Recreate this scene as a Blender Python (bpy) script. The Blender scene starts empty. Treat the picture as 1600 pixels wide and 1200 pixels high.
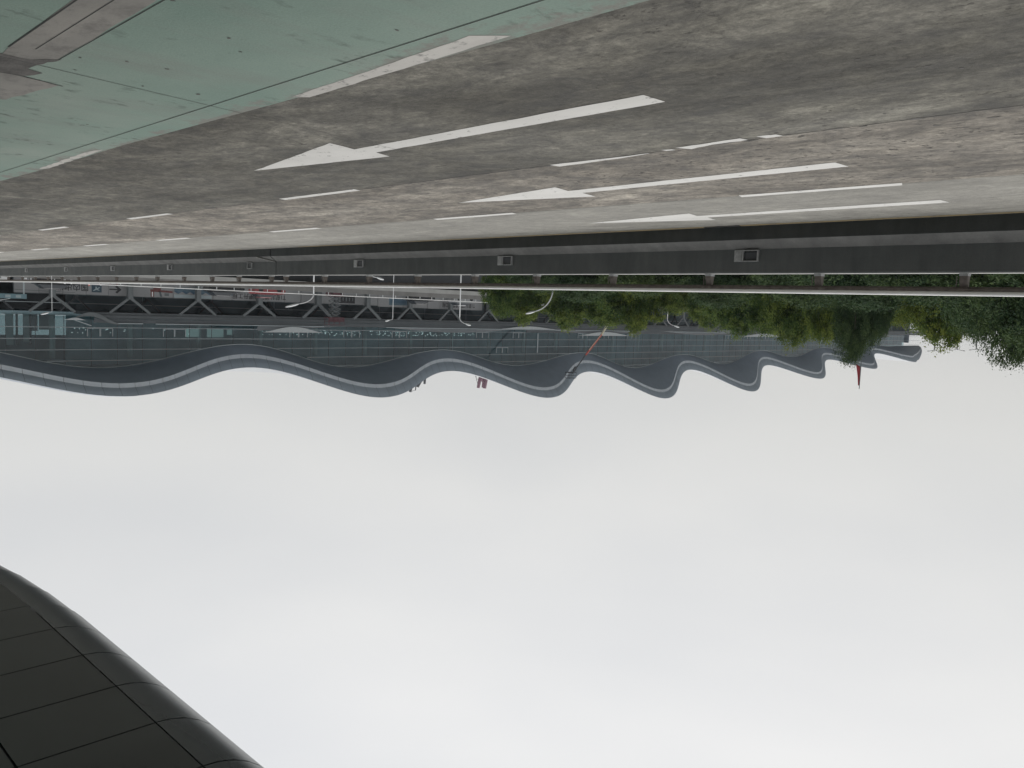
import bpy, math, random
from math import sin, cos, pi, radians, exp, floor
from mathutils import Vector, Matrix

random.seed(7)
S = bpy.context.scene
COL = S.collection

# ------------------------------------------------------------------ camera (the phone was held upside down)
cam_d = bpy.data.cameras.new('camera')
cam = bpy.data.objects.new('camera', cam_d)
COL.objects.link(cam)
S.camera = cam
cam_d.sensor_width = 36.0
cam_d.lens = 1300.0 / 1600.0 * 36.0
cam_d.clip_start = 0.05
cam_d.clip_end = 6000
R = Matrix(((-0.7057029, -0.0359970, 0.7075928), (-0.7074619, 0.0900504, -0.7009912), (-0.0384854, -0.9952865, -0.0890154)))
cam.matrix_world = Matrix.Translation((0, 0, 1.6)) @ R.to_4x4()

# ------------------------------------------------------------------ world: overcast
SUN_EL, SUN_ROT = radians(52), radians(-72)
W = bpy.data.worlds.new('World')
S.world = W
W.use_nodes = True
nt = W.node_tree
nt.nodes.clear()
def wn(t, **k):
    n = nt.nodes.new(t)
    for a, b in k.items(): setattr(n, a, b)
    return n
out = wn('ShaderNodeOutputWorld'); bg = wn('ShaderNodeBackground')
sky = wn('ShaderNodeTexSky', sky_type='NISHITA', sun_disc=False, sun_elevation=SUN_EL, sun_rotation=SUN_ROT)
sky.dust_density = 4.0
tc = wn('ShaderNodeTexCoord'); sep = wn('ShaderNodeSeparateXYZ')
ramp = wn('ShaderNodeValToRGB')
els = ramp.color_ramp.elements
els[0].position = 0.0; els[0].color = (.65, .652, .642, 1)
els[1].position = 1.0; els[1].color = (.92, .925, .93, 1)
for p, c in ((.10, (.69, .692, .682)), (.25, (.755, .757, .752)), (.45, (.85, .852, .852)), (.7, (.895, .90, .905))):
    e = els.new(p); e.color = (*c, 1)
no = wn('ShaderNodeTexNoise'); no.inputs['Scale'].default_value = 1.7; no.inputs['Detail'].default_value = 3.0; no.inputs['Roughness'].default_value = .45
mp = wn('ShaderNodeMapping'); mp.inputs['Scale'].default_value = (1, 1, 2.6); mp.inputs['Location'].default_value = (3.1, 1.2, .4)
cr = wn('ShaderNodeValToRGB')
cr.color_ramp.elements[0].position = .33; cr.color_ramp.elements[0].color = (.905, .918, .938, 1)
cr.color_ramp.elements[1].position = .62; cr.color_ramp.elements[1].color = (1.02, 1.02, 1.015, 1)
mul = wn('ShaderNodeMix', data_type='RGBA', blend_type='MULTIPLY'); mul.inputs[0].default_value = 1
up = wn('ShaderNodeMix', data_type='RGBA', blend_type='MULTIPLY'); up.inputs[0].default_value = 1; up.inputs[7].default_value = (10, 10, 10, 1)
mixs = wn('ShaderNodeMix', data_type='RGBA'); mixs.inputs[0].default_value = .04
L = nt.links
L.new(tc.outputs['Generated'], sep.inputs[0]); L.new(sep.outputs['Z'], ramp.inputs[0])
L.new(tc.outputs['Generated'], mp.inputs[0]); L.new(mp.outputs[0], no.inputs['Vector']); L.new(no.outputs[0], cr.inputs[0])
L.new(ramp.outputs[0], mul.inputs[6]); L.new(cr.outputs[0], mul.inputs[7])
L.new(mul.outputs[2], up.inputs[6]); L.new(up.outputs[2], mixs.inputs[6]); L.new(sky.outputs[0], mixs.inputs[7])
L.new(mixs.outputs[2], bg.inputs[0]); bg.inputs[1].default_value = 0.1
L.new(bg.outputs[0], out.inputs[0])

sun_d = bpy.data.lights.new('sun', 'SUN'); sun_d.energy = 1.3; sun_d.angle = radians(55); sun_d.color = (1, .97, .93)
sun = bpy.data.objects.new('sun', sun_d); COL.objects.link(sun)
sdir = Vector((sin(SUN_ROT) * cos(SUN_EL), cos(SUN_ROT) * cos(SUN_EL), sin(SUN_EL)))
sun.rotation_euler = sdir.to_track_quat('Z', 'Y').to_euler(); sun.location = (0, 0, 60)

S.view_settings.view_transform = 'Standard'; S.view_settings.look = 'None'
S.view_settings.exposure = 0.0; S.view_settings.gamma = 1.0; S.view_settings.use_curve_mapping = False

# ------------------------------------------------------------------ materials
MATS = {}
def mat(name, col, rough=.7, metal=0.0, noise=0.0, nscale=3.0, bump=0.0, bscale=30.0, emit=None, spec=.5, stretch=(1, 1, 1), col2=None, detail=5.0):
    if name in MATS: return MATS[name]
    m = bpy.data.materials.new(name); m.use_nodes = True; MATS[name] = m
    t = m.node_tree; b = t.nodes['Principled BSDF']
    b.inputs['Roughness'].default_value = rough; b.inputs['Metallic'].default_value = metal
    b.inputs['Specular IOR Level'].default_value = spec
    b.inputs['Base Color'].default_value = (*col, 1)
    g = t.nodes.new('ShaderNodeNewGeometry')
    mpn = t.nodes.new('ShaderNodeMapping'); mpn.inputs['Scale'].default_value = stretch
    t.links.new(g.outputs['Position'], mpn.inputs[0])
    n1 = t.nodes.new('ShaderNodeTexNoise'); n1.inputs['Scale'].default_value = nscale; n1.inputs['Detail'].default_value = detail
    t.links.new(mpn.outputs[0], n1.inputs['Vector'])
    rp = t.nodes.new('ShaderNodeValToRGB')
    lo = col2 if col2 else tuple(c * (1 - noise) for c in col)
    hi = col if col2 else tuple(min(1, c * (1 + noise * .8)) for c in col)
    rp.color_ramp.elements[0].position = .3; rp.color_ramp.elements[0].color = (*lo, 1)
    rp.color_ramp.elements[1].position = .7; rp.color_ramp.elements[1].color = (*hi, 1)
    t.links.new(n1.outputs[0], rp.inputs[0])
    if noise or col2: t.links.new(rp.outputs[0], b.inputs['Base Color'])
    if bump:
        n2 = t.nodes.new('ShaderNodeTexNoise'); n2.inputs['Scale'].default_value = bscale; n2.inputs['Detail'].default_value = 6
        t.links.new(mpn.outputs[0], n2.inputs['Vector'])
        bp = t.nodes.new('ShaderNodeBump'); bp.inputs['Strength'].default_value = bump; bp.inputs['Distance'].default_value = .02
        t.links.new(n2.outputs[0], bp.inputs['Height']); t.links.new(bp.outputs[0], b.inputs['Normal'])
    if emit:
        b.inputs['Emission Color'].default_value = (*emit[:3], 1); b.inputs['Emission Strength'].default_value = emit[3]
    return m

class NB:
    """tiny node helper"""
    def __init__(s, name):
        s.m = bpy.data.materials.new(name); s.m.use_nodes = True; s.t = s.m.node_tree; s.b = s.t.nodes['Principled BSDF']
        s.geo = s.t.nodes.new('ShaderNodeNewGeometry')
    def link(s, a, b): s.t.links.new(a, b)
    def map(s, scale, loc=(0, 0, 0), rot=0):
        n = s.t.nodes.new('ShaderNodeMapping'); n.inputs['Scale'].default_value = scale; n.inputs['Location'].default_value = loc; n.inputs['Rotation'].default_value = (0, 0, rot)
        s.link(s.geo.outputs['Position'], n.inputs[0]); return n.outputs[0]
    def noise(s, vec, sc, det=5, rough=.55, dist=0):
        n = s.t.nodes.new('ShaderNodeTexNoise'); n.inputs['Scale'].default_value = sc; n.inputs['Detail'].default_value = det
        n.inputs['Roughness'].default_value = rough; n.inputs['Distortion'].default_value = dist
        s.link(vec, n.inputs['Vector']); return n.outputs[0]
    def voro(s, vec, sc, feat='F1'):
        n = s.t.nodes.new('ShaderNodeTexVoronoi'); n.inputs['Scale'].default_value = sc; n.feature = feat
        s.link(vec, n.inputs['Vector']); return n.outputs[0]
    def ramp(s, v, stops):
        n = s.t.nodes.new('ShaderNodeValToRGB'); e = n.color_ramp.elements
        e[0].position = stops[0][0]; e[0].color = (*stops[0][1], 1) if isinstance(stops[0][1], tuple) else (stops[0][1],) * 3 + (1,)
        e[1].position = stops[-1][0]; e[1].color = (*stops[-1][1], 1) if isinstance(stops[-1][1], tuple) else (stops[-1][1],) * 3 + (1,)
        for p, c in stops[1:-1]:
            q = e.new(p); q.color = (*c, 1) if isinstance(c, tuple) else (c, c, c, 1)
        s.link(v, n.inputs[0]); return n.outputs[0]
    def mix(s, f, a, b, mode='MIX'):
        n = s.t.nodes.new('ShaderNodeMix'); n.data_type = 'RGBA'; n.blend_type = mode
        if isinstance(f, (int, float)): n.inputs[0].default_value = f
        else: s.link(f, n.inputs[0])
        for i, v in ((6, a), (7, b)):
            if isinstance(v, tuple): n.inputs[i].default_value = (*v, 1)
            else: s.link(v, n.inputs[i])
        return n.outputs[2]
    def math(s, op, a, b=0.0):
        n = s.t.nodes.new('ShaderNodeMath'); n.operation = op
        for i, v in ((0, a), (1, b)):
            if isinstance(v, (int, float)): n.inputs[i].default_value = v
            else: s.link(v, n.inputs[i])
        return n.outputs[0]
    def xyz(s):
        n = s.t.nodes.new('ShaderNodeSeparateXYZ'); s.link(s.geo.outputs['Position'], n.inputs[0]); return n.outputs
    def bump(s, h, st, d=.02):
        n = s.t.nodes.new('ShaderNodeBump'); n.inputs['Strength'].default_value = st; n.inputs['Distance'].default_value = d
        s.link(h, n.inputs['Height']); s.link(n.outputs[0], s.b.inputs['Normal'])

def road_material():
    k = NB('road_concrete')
    P = k.map((1, .45, 1)); Pf = k.map((1, 1, 1)); Ps = k.map((1, .12, 1)); Pd = k.map((1.0, .5, 1), rot=.35)
    big = k.noise(P, .55, 4, .6, .4); med = k.noise(k.map((1, .6, 1)), 2.6, 6, .72, .7); blot = k.noise(k.map((1, .5, 1), (7, 3, 0)), 6.5, 7, .75, .5)
    fine = k.noise(Pf, 60, 4, .75); grit = k.noise(k.map((1, .8, 1)), 19, 7, .82); streak = k.noise(Ps, 2.2, 5, .6)
    x, y, z = k.xyz()
    # lanes have been cast and worn differently: dark inner lane, brown rough middle lane, smooth pale outer lane; inner and outer tones also carry the canopy's shade gradient
    mid = k.math('MULTIPLY', k.math('GREATER_THAN', -6.86, x), k.math('GREATER_THAN', x, -9.92))
    outer = k.math('GREATER_THAN', -9.92, x)
    base = k.ramp(big, [(.32, (.084, .079, .066)), (.5, (.127, .121, .102)), (.68, (.206, .197, .169))])
    base = k.mix(mid, base, k.ramp(big, [(.3, (.150, .135, .113)), (.5, (.216, .196, .166)), (.7, (.300, .275, .236))]))
    base = k.mix(outer, base, k.ramp(big, [(.25, (.235, .227, .202)), (.5, (.272, .263, .235)), (.75, (.318, .307, .276))]))
    soft = k.math('SUBTRACT', 1.0, k.math('MULTIPLY', outer, .6))
    c = k.mix(k.math('MULTIPLY', soft, .9), base, k.ramp(med, [(.35, .40), (.45, .80), (.55, 1.12), (.66, 1.62)]), 'MULTIPLY')
    c = k.mix(k.math('MULTIPLY', soft, .85), c, k.ramp(blot, [(.34, .60), (.5, 1.0), (.66, 1.38)]), 'MULTIPLY')
    c = k.mix(.35, c, k.ramp(streak, [(.32, .7), (.52, 1.0), (.7, 1.2)]), 'MULTIPLY')
    c = k.mix(k.math('MULTIPLY', soft, .8), c, k.ramp(grit, [(.34, .55), (.5, 1.0), (.66, 1.45)]), 'MULTIPLY')
    c = k.mix(.3, c, k.ramp(fine, [(.3, .6), (.7, 1.4)]), 'MULTIPLY')
    vb = k.noise(k.map((1, .38, 1), (2, 9, 0), rot=.12), .42, 7, .68, 1.2)
    c = k.mix(k.math('MULTIPLY', soft, .85), c, k.ramp(vb, [(.37, .55), (.46, .88), (.54, 1.08), (.63, 1.42)]), 'MULTIPLY')
    # pits and spalls, mainly in the middle lane
    pm = k.noise(k.map((1, .7, 1)), 11, 6, .72); zone = k.noise(P, 1.3, 3)
    pits = k.ramp(pm, [(.37, 1.0), (.415, 0.0)]); zz = k.ramp(zone, [(.45, 0.0), (.58, 1.0)])
    pf = k.math('MULTIPLY', k.math('MULTIPLY', pits, k.math('ADD', k.math('MULTIPLY', mid, .6), k.math('MULTIPLY', zz, .8))), soft)
    c = k.mix(pf, c, (.060, .055, .050))
    # old diagonal crease across the inner lane
    k.link(c, k.b.inputs['Base Color'])
    k.link(k.ramp(med, [(.3, .62), (.7, .9)]), k.b.inputs['Roughness'])
    h = k.math('ADD', k.math('ADD', k.math('MULTIPLY', fine, .4), grit), k.math('SUBTRACT', blot, pf))
    k.bump(h, .6, .014); k.b.inputs['Specular IOR Level'].default_value = .3
    return k.m
def green_material():
    k = NB('green_road_paint')
    P = k.map((1, .6, 1)); Pf = k.map((1, 1, 1)); Ps = k.map((.35, 1.2, 1), rot=.35)
    big = k.noise(P, .55, 5, .55); spots = k.noise(k.map((1, 1.6, 1), rot=.3), 5, 6, .62, .3); wear = k.noise(Ps, 1.3, 5, .7); fine = k.noise(Pf, 60, 4, .6)
    x, y, z = k.xyz()
    c = k.ramp(big, [(.3, (.190, .285, .240)), (.5, (.245, .335, .285)), (.7, (.31, .375, .325))])
    c = k.mix(k.ramp(wear, [(.5, 0.0), (.8, .6)]), c, (.24, .25, .225))
    # dirt and worn-through spots
    zone = k.noise(P, 1.2, 4, .6)
    f = k.math('MULTIPLY', k.ramp(spots, [(.54, 0.0), (.66, 1.0)]), k.ramp(zone, [(.50, .0), (.60, .9)]))
    c = k.mix(f, c, (.085, .12, .098))
    # edges beside the lane joint: paint gone
    ed = k.ramp(k.math('ADD', k.math('MULTIPLY', k.math('ADD', x, 3.56), 1.0), k.math('MULTIPLY', k.math('SUBTRACT', k.noise(P, 2.6, 5, .7), .5), -1.2)), [(.04, 1.0), (.16, 0.0)])
    c = k.mix(k.math('MULTIPLY', ed, .8), c, (.24, .228, .205))
    c = k.mix(.3, c, k.ramp(fine, [(.3, .75), (.7, 1.25)]), 'MULTIPLY')
    k.link(c, k.b.inputs['Base Color']); k.b.inputs['Roughness'].default_value = .72; k.b.inputs['Specular IOR Level'].default_value = .3
    k.bump(k.math('ADD', fine, spots), .25, .008)
    return k.m
def paint_material(name, c0, c1, wearcol, lo=.30, hi=.38, strength=1.0, sc=9):
    k = NB(name)
    Pf = k.map((1, .6, 1)); n = k.noise(Pf, sc, 6, .7); d = k.noise(Pf, 2.5, 5, .6)
    c = k.ramp(d, [(.3, c1), (.7, c0)])
    c = k.mix(k.ramp(n, [(lo, strength), (hi, 0.0)]), c, wearcol)
    k.link(c, k.b.inputs['Base Color']); k.b.inputs['Roughness'].default_value = .6
    k.bump(k.noise(Pf, 40, 4), .2, .008)
    return k.m
def concrete_material(name, a, b_, scale=1.4):
    k = NB(name)
    Pf = k.map((1, 1, 1)); Pv = k.map((2.2, 2.2, .35))
    big = k.noise(Pf, scale, 6, .6); run = k.noise(Pv, 2.0, 5, .65); fine = k.noise(Pf, 45, 4, .7)
    c = k.ramp(big, [(.3, a), (.7, b_)])
    c = k.mix(.4, c, k.ramp(run, [(.3, .7), (.65, 1.15)]), 'MULTIPLY')
    c = k.mix(.25, c, k.ramp(fine, [(.3, .7), (.7, 1.3)]), 'MULTIPLY')
    k.link(c, k.b.inputs['Base Color']); k.b.inputs['Roughness'].default_value = .85; k.b.inputs['Specular IOR Level'].default_value = .25
    k.bump(fine, .3, .01)
    return k.m
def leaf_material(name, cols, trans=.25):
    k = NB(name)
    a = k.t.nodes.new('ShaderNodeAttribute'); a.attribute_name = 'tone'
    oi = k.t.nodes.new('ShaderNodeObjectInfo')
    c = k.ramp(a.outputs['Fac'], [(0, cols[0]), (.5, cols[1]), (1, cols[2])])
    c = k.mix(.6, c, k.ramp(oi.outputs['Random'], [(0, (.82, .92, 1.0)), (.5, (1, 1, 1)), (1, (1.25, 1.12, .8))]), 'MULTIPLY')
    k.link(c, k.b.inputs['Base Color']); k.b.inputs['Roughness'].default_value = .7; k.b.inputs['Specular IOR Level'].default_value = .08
    tr = k.t.nodes.new('ShaderNodeBsdfTranslucent'); k.link(c, tr.inputs[0])
    mx = k.t.nodes.new('ShaderNodeMixShader'); mx.inputs[0].default_value = trans
    o = k.t.nodes['Material Output']
    k.link(k.b.outputs[0], mx.inputs[1]); k.link(tr.outputs[0], mx.inputs[2]); k.link(mx.outputs[0], o.inputs[0])
    return k.m
def glass_material(name, tint, refl=.06, rough=.03):
    """architectural glazing: tinted see-through pane with a mirror-like skin"""
    m = bpy.data.materials.new(name); m.use_nodes = True; t = m.node_tree; t.nodes.clear()
    o = t.nodes.new('ShaderNodeOutputMaterial'); tr = t.nodes.new('ShaderNodeBsdfTransparent'); tr.inputs[0].default_value = (*tint, 1)
    gl = t.nodes.new('ShaderNodeBsdfGlossy'); gl.inputs['Roughness'].default_value = rough; gl.inputs[0].default_value = (.86, .95, 1, 1)
    fr = t.nodes.new('ShaderNodeFresnel'); fr.inputs[0].default_value = 1.5
    ad = t.nodes.new('ShaderNodeMath'); ad.operation = 'MULTIPLY_ADD'; ad.inputs[1].default_value = 1.0; ad.inputs[2].default_value = refl
    g = t.nodes.new('ShaderNodeNewGeometry'); n = t.nodes.new('ShaderNodeTexNoise'); n.inputs['Scale'].default_value = .35; n.inputs['Detail'].default_value = 2
    bp = t.nodes.new('ShaderNodeBump'); bp.inputs['Strength'].default_value = .06; bp.inputs['Distance'].default_value = .1
    mx = t.nodes.new('ShaderNodeMixShader')
    t.links.new(g.outputs['Position'], n.inputs['Vector']); t.links.new(n.outputs[0], bp.inputs['Height']); t.links.new(bp.outputs[0], gl.inputs['Normal'])
    t.links.new(fr.outputs[0], ad.inputs[0]); t.links.new(ad.outputs[0], mx.inputs[0]); t.links.new(tr.outputs[0], mx.inputs[1]); t.links.new(gl.outputs[0], mx.inputs[2]); t.links.new(mx.outputs[0], o.inputs[0])
    return m

M_ROAD = road_material(); M_GREEN = green_material()
M_WHITE = paint_material('white_road_paint', (.70, .69, .66), (.60, .59, .56), (.17, .165, .15), .33, .40)
M_WORN = paint_material('worn_edge_paint', (.60, .58, .54), (.46, .44, .41), (.15, .15, .135), .34, .46)
M_BEIGE = paint_material('beige_worn_strip', (.29, .275, .245), (.20, .192, .172), (.15, .14, .125), .36, .5, .8, 5)
M_PATCH = mat('dark_patch_mortar', (.115, .11, .103), .85, noise=.3, nscale=7, bump=.4)
M_YEL = paint_material('yellow_line_paint', (.36, .27, .12), (.27, .21, .11), (.14, .12, .1), .35, .5)
M_SEAL = mat('joint_sealant', (.035, .037, .034), .8)
M_BARF = concrete_material('barrier_concrete', (.100, .108, .107), (.135, .142, .140))
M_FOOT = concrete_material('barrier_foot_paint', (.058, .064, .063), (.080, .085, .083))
M_LEDGE = concrete_material('barrier_ledge_concrete', (.135, .135, .130), (.20, .20, .19), 2.4)  # paler than the barrier face: skylight on the slope put into the colour
M_GALV = mat('galvanised_steel', (.42, .43, .43), .5, .3, noise=.2, nscale=20)
M_RUST = mat('brown_weathered_steel', (.145, .125, .11), .7, .1, noise=.35, nscale=12, bump=.2)
M_TUBE = mat('white_tube_paint', (.86, .86, .84), .35, noise=.06, nscale=4)
M_WHT = mat('white_enamel', (.72, .74, .74), .4, noise=.05)
M_DARK = mat('dark_recess', (.02, .02, .022), .6)
M_BLACK = mat('black_print', (.022, .022, .025), .6)
M_ROOF = mat('roof_blue_grey_metal', (.33, .395, .47), .45, .1, noise=.07, nscale=.6, spec=.5)
M_FASC = mat('fascia_blue_grey_panel', (.36, .425, .49), .42, .1, noise=.08, nscale=.5)
M_BANDM = mat('gutter_pale_metal', (.62, .67, .72), .4, .2, noise=.08, nscale=.8)
M_ROOFTOP = mat('pale_roof_membrane', (.50, .52, .53), .6, noise=.06)
M_GLASS = glass_material('terminal_glass', (.46, .60, .62), .01)
M_GLASSD = glass_material('terminal_lower_glass', (.30, .37, .39), -.025, .05)
M_FRAME = mat('aluminium_frame', (.38, .43, .45), .45, .3)
M_FRAMED = mat('dark_mullion', (.09, .11, .12), .5, .2)
M_INW = mat('interior_wall', (.27, .39, .43), .8, noise=.3, nscale=.25)
M_INC = mat('interior_column', (.46, .56, .56), .7)
M_CANOPY = mat('lower_canopy_metal', (.085, .097, .104), .55, .1, noise=.12, nscale=.5)
M_CANL = mat('lower_canopy_trim', (.36, .41, .43), .5)
M_LENS = mat('white_wave_panel', (.42, .45, .46), .5, noise=.05)
M_COLB = mat('back_column_shaded', (.04, .046, .05), .7)  # column colour darkened so the back row carries its own shade
M_COLS = mat('column_grey_paint', (.125, .14, .145), .6, noise=.1, nscale=1)
M_HOARD = mat('hoarding_panel', (.26, .265, .27), .7, noise=.06, nscale=.6)
M_NAVY = mat('navy_print', (.03, .06, .085), .6); M_BLUE = mat('blue_print', (.08, .135, .175), .6, noise=.2, nscale=1.5)
M_DBLUE = mat('deep_blue_print', (.05, .10, .15), .6); M_PALE = mat('pale_print', (.30, .36, .38), .6); M_REDP = mat('dull_red_print', (.13, .038, .036), .6, noise=.2)
M_DECK = concrete_material('deck_concrete', (.20, .20, .19), (.27, .265, .25), .5)
M_DECKF = mat('deck_edge_pale', (.46, .46, .44), .8, noise=.12, nscale=.6)
M_PARA = mat('deck_parapet_grey', (.24, .235, .225), .8, noise=.15, nscale=.7)
M_PANEL = mat('dark_canopy_panel', (.082, .092, .095), .42, .2, noise=.12, nscale=.7, spec=.5)
M_NOSE = mat('canopy_edge_panel', (.105, .118, .124), .27, .45, noise=.08, nscale=.9)  # sky-lit rim partly put into the colour: paler than the soffit panels
M_BARK = mat('bark', (.10, .085, .065), .9, noise=.35, nscale=8, bump=.5)
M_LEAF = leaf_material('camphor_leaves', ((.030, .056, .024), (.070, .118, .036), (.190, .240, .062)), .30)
M_LEAFD = leaf_material('dark_leaves', ((.024, .044, .024), (.046, .078, .036), (.105, .150, .058)), .22)
M_GROUND = mat('ground_asphalt', (.085, .085, .08), .9, noise=.3, nscale=.05)
M_RED = mat('red_flag_cloth', (.34, .03, .04), .7); M_LRED = mat('boom_red_paint', (.50, .10, .07), .45, noise=.1)
M_CREAM = mat('boom_cream_paint', (.62, .58, .44), .45); M_MAROON = mat('maroon_machine_paint', (.20, .11, .14), .5, noise=.15, nscale=1)
M_MACH = mat('machine_dark', (.06, .065, .07), .6); M_SCI = mat('scissor_red', (.085, .028, .036), .6)
M_TYRE = mat('tyre_rubber', (.02, .02, .02), .8); M_CGLASS = mat('car_glass', (.03, .035, .04), .1, spec=.6)
M_TEAL = mat('teal_sign', (.13, .22, .25), .6, noise=.1)
M_FLECK = mat('glass_fleck_glow', (.8, .8, .8), .5, emit=(.80, .92, .90, .6))
M_CLINT = mat('interior_ceiling', (.16, .20, .21), .8)

# ------------------------------------------------------------------ geometry helpers
def tag(o, label=None, cat=None, group=None, kind=None):
    if label: o['label'] = label
    if cat: o['category'] = cat
    if group: o['group'] = group
    if kind: o['kind'] = kind
    return o
def link(o, parent=None):
    COL.objects.link(o)
    if parent: o.parent = parent
    return o
def empty(name, loc, label, cat, group=None, rz=0):
    o = bpy.data.objects.new(name, None); o.location = loc; o.rotation_euler = (0, 0, rz); o.empty_display_size = .3
    link(o); return tag(o, label, cat, group)
class MB:
    def __init__(s): s.v = []; s.f = []
    def add(s, vs, fs):
        b = len(s.v); s.v += [tuple(p) for p in vs]; s.f += [tuple(i + b for i in f) for f in fs]; return s
    def box(s, x0, x1, y0, y1, z0, z1):
        return s.add([(x0, y0, z0), (x1, y0, z0), (x1, y1, z0), (x0, y1, z0), (x0, y0, z1), (x1, y0, z1), (x1, y1, z1), (x0, y1, z1)],
                     [(0, 3, 2, 1), (4, 5, 6, 7), (0, 1, 5, 4), (1, 2, 6, 5), (2, 3, 7, 6), (3, 0, 4, 7)])
    def bar(s, a, b, w, h=None):
        h = h or w; a = Vector(a); b = Vector(b); d = (b - a).normalized()
        u = d.cross(Vector((0, 0, 1))); u = u.normalized() if u.length > 1e-4 else Vector((1, 0, 0)); v = u.cross(d)
        p = [a + u * sx * w / 2 + v * sy * h / 2 for sx, sy in ((-1, -1), (1, -1), (1, 1), (-1, 1))] + [b + u * sx * w / 2 + v * sy * h / 2 for sx, sy in ((-1, -1), (1, -1), (1, 1), (-1, 1))]
        return s.add(p, [(0, 1, 2, 3), (7, 6, 5, 4), (0, 4, 5, 1), (1, 5, 6, 2), (2, 6, 7, 3), (3, 7, 4, 0)])
    def tube(s, pts, r, n=8, cap=True):
        pts = [Vector(p) for p in pts]; rs = r if isinstance(r, (list, tuple)) else [r] * len(pts)
        base = len(s.v); prev = None
        for i, p in enumerate(pts):
            d = (pts[min(i + 1, len(pts) - 1)] - pts[max(i - 1, 0)]).normalized()
            if prev is None:
                u = d.cross(Vector((0, 0, 1)));  u = u if u.length > 1e-3 else Vector((1, 0, 0))
            else: u = prev - d * prev.dot(d)
            u.normalize(); prev = u; w = d.cross(u)
            for k in range(n):
                a = 2 * pi * k / n; s.v.append(tuple(p + (u * cos(a) + w * sin(a)) * rs[i]))
        for i in range(len(pts) - 1):
            for k in range(n):
                a = base + i * n + k; b = base + i * n + (k + 1) % n; s.f.append((a, b, b + n, a + n))
        if cap:
            s.f.append(tuple(base + k for k in range(n))[::-1]); s.f.append(tuple(base + (len(pts) - 1) * n + k for k in range(n)))
        return s
    def prism(s, poly, axis, a0, a1):
        """poly of 2D points extruded along axis ('x','y','z') from a0 to a1"""
        def P(p, a): return {'x': (a, p[0], p[1]), 'y': (p[0], a, p[1]), 'z': (p[0], p[1], a)}[axis]
        n = len(poly)
        return s.add([P(p, a0) for p in poly] + [P(p, a1) for p in poly], [tuple(range(n)), tuple(range(2 * n - 1, n - 1, -1))] + [(i, i + n, (i + 1) % n + n, (i + 1) % n) for i in range(n)])
    def mesh(s, name, m, smooth=False, keep=False):
        me = bpy.data.meshes.new(name); me.from_pydata(s.v, [], s.f); me.materials.append(m)
        if not keep:
            import bmesh
            bm = bmesh.new(); bm.from_mesh(me); bmesh.ops.recalc_face_normals(bm, faces=bm.faces); bm.to_mesh(me); bm.free()
        if smooth: me.shade_smooth()
        me.update(); return me
    def build(s, name, m, parent=None, smooth=False, loc=None, keep=False):
        o = bpy.data.objects.new(name, s.mesh(name, m, smooth, keep))
        if loc: o.location = loc
        return link(o, parent)
def sheet(name, poly, z, m, parent=None, thick=0.0):
    """flat polygon lying on the ground at height z, always facing up"""
    a = sum(poly[i][0] * poly[(i + 1) % len(poly)][1] - poly[(i + 1) % len(poly)][0] * poly[i][1] for i in range(len(poly)))
    if a < 0: poly = poly[::-1]
    me = bpy.data.meshes.new(name); me.from_pydata([(x, y, z) for x, y in poly], [], [tuple(range(len(poly)))]); me.materials.append(m)
    return link(bpy.data.objects.new(name, me), parent)
def copy_tree(o, parent=None):
    c = o.copy(); COL.objects.link(c); c.parent = parent
    for ch in list(o.children): copy_tree(ch, c)
    return c
def ragged(poly, step=.12, amp=.008):
    out_ = []
    for i in range(len(poly)):
        a = poly[i]; b = poly[(i + 1) % len(poly)]; d = math.hypot(b[0] - a[0], b[1] - a[1]); n = max(1, int(d / step))
        for k in range(n):
            t = k / n; out_.append((a[0] + (b[0] - a[0]) * t + random.uniform(-amp, amp), a[1] + (b[1] - a[1]) * t + random.uniform(-amp, amp)))
    return out_

# ------------------------------------------------------------------ ground and road
g = MB().box(-2200, 2200, -600, 3200, -6.6, -6.4).build('ground', M_GROUND); tag(g, 'dark ground far below the elevated road', kind='structure')
road = MB().box(-13.2, 9.0, -30, 94, -.6, 0).build('road', M_ROAD); tag(road, 'worn concrete elevated road with white lane arrows', kind='structure')

# green painted kerbside strip with slab joints
green = sheet('green_lane_paint', [(-3.57, -30), (9.0, -30), (9.0, 94), (-3.45, 94), (-3.45, 40), (-3.47, 14.2), (-3.50, 12.0), (-3.47, 9.5), (-3.53, 6.0), (-3.57, 3.5)], .0015, M_GREEN, road)
sheet('slab_joint', [(-3.259, -30), (-3.250, -30), (-3.218, 5.5), (-3.128, 94), (-3.139, 94), (-3.226, 5.5)], .0045, M_SEAL, road)
sheet('slab_joint', [(9.0, 5.865), (9.0, 5.875), (-1.82, 6.711), (-4.35, 6.982), (-6.8, 7.20), (-6.8, 7.195), (-4.35, 6.976), (-1.82, 6.702)], .0045, M_SEAL, road)
sheet('slab_joint', [(9.0, 19.0), (-6.8, 19.3), (-6.8, 19.29), (9.0, 18.985)], .0045, M_SEAL, road)
sheet('slab_joint', ragged([(-6.86, -30), (-6.872, -30), (-6.90, 94), (-6.885, 94)], .6, .004), .002, M_SEAL, road)
sheet('slab_joint', ragged([(-9.945, -30), (-9.952, -30), (-9.962, 94), (-9.95, 94)], .6, .003), .002, M_SEAL, road)
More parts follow.
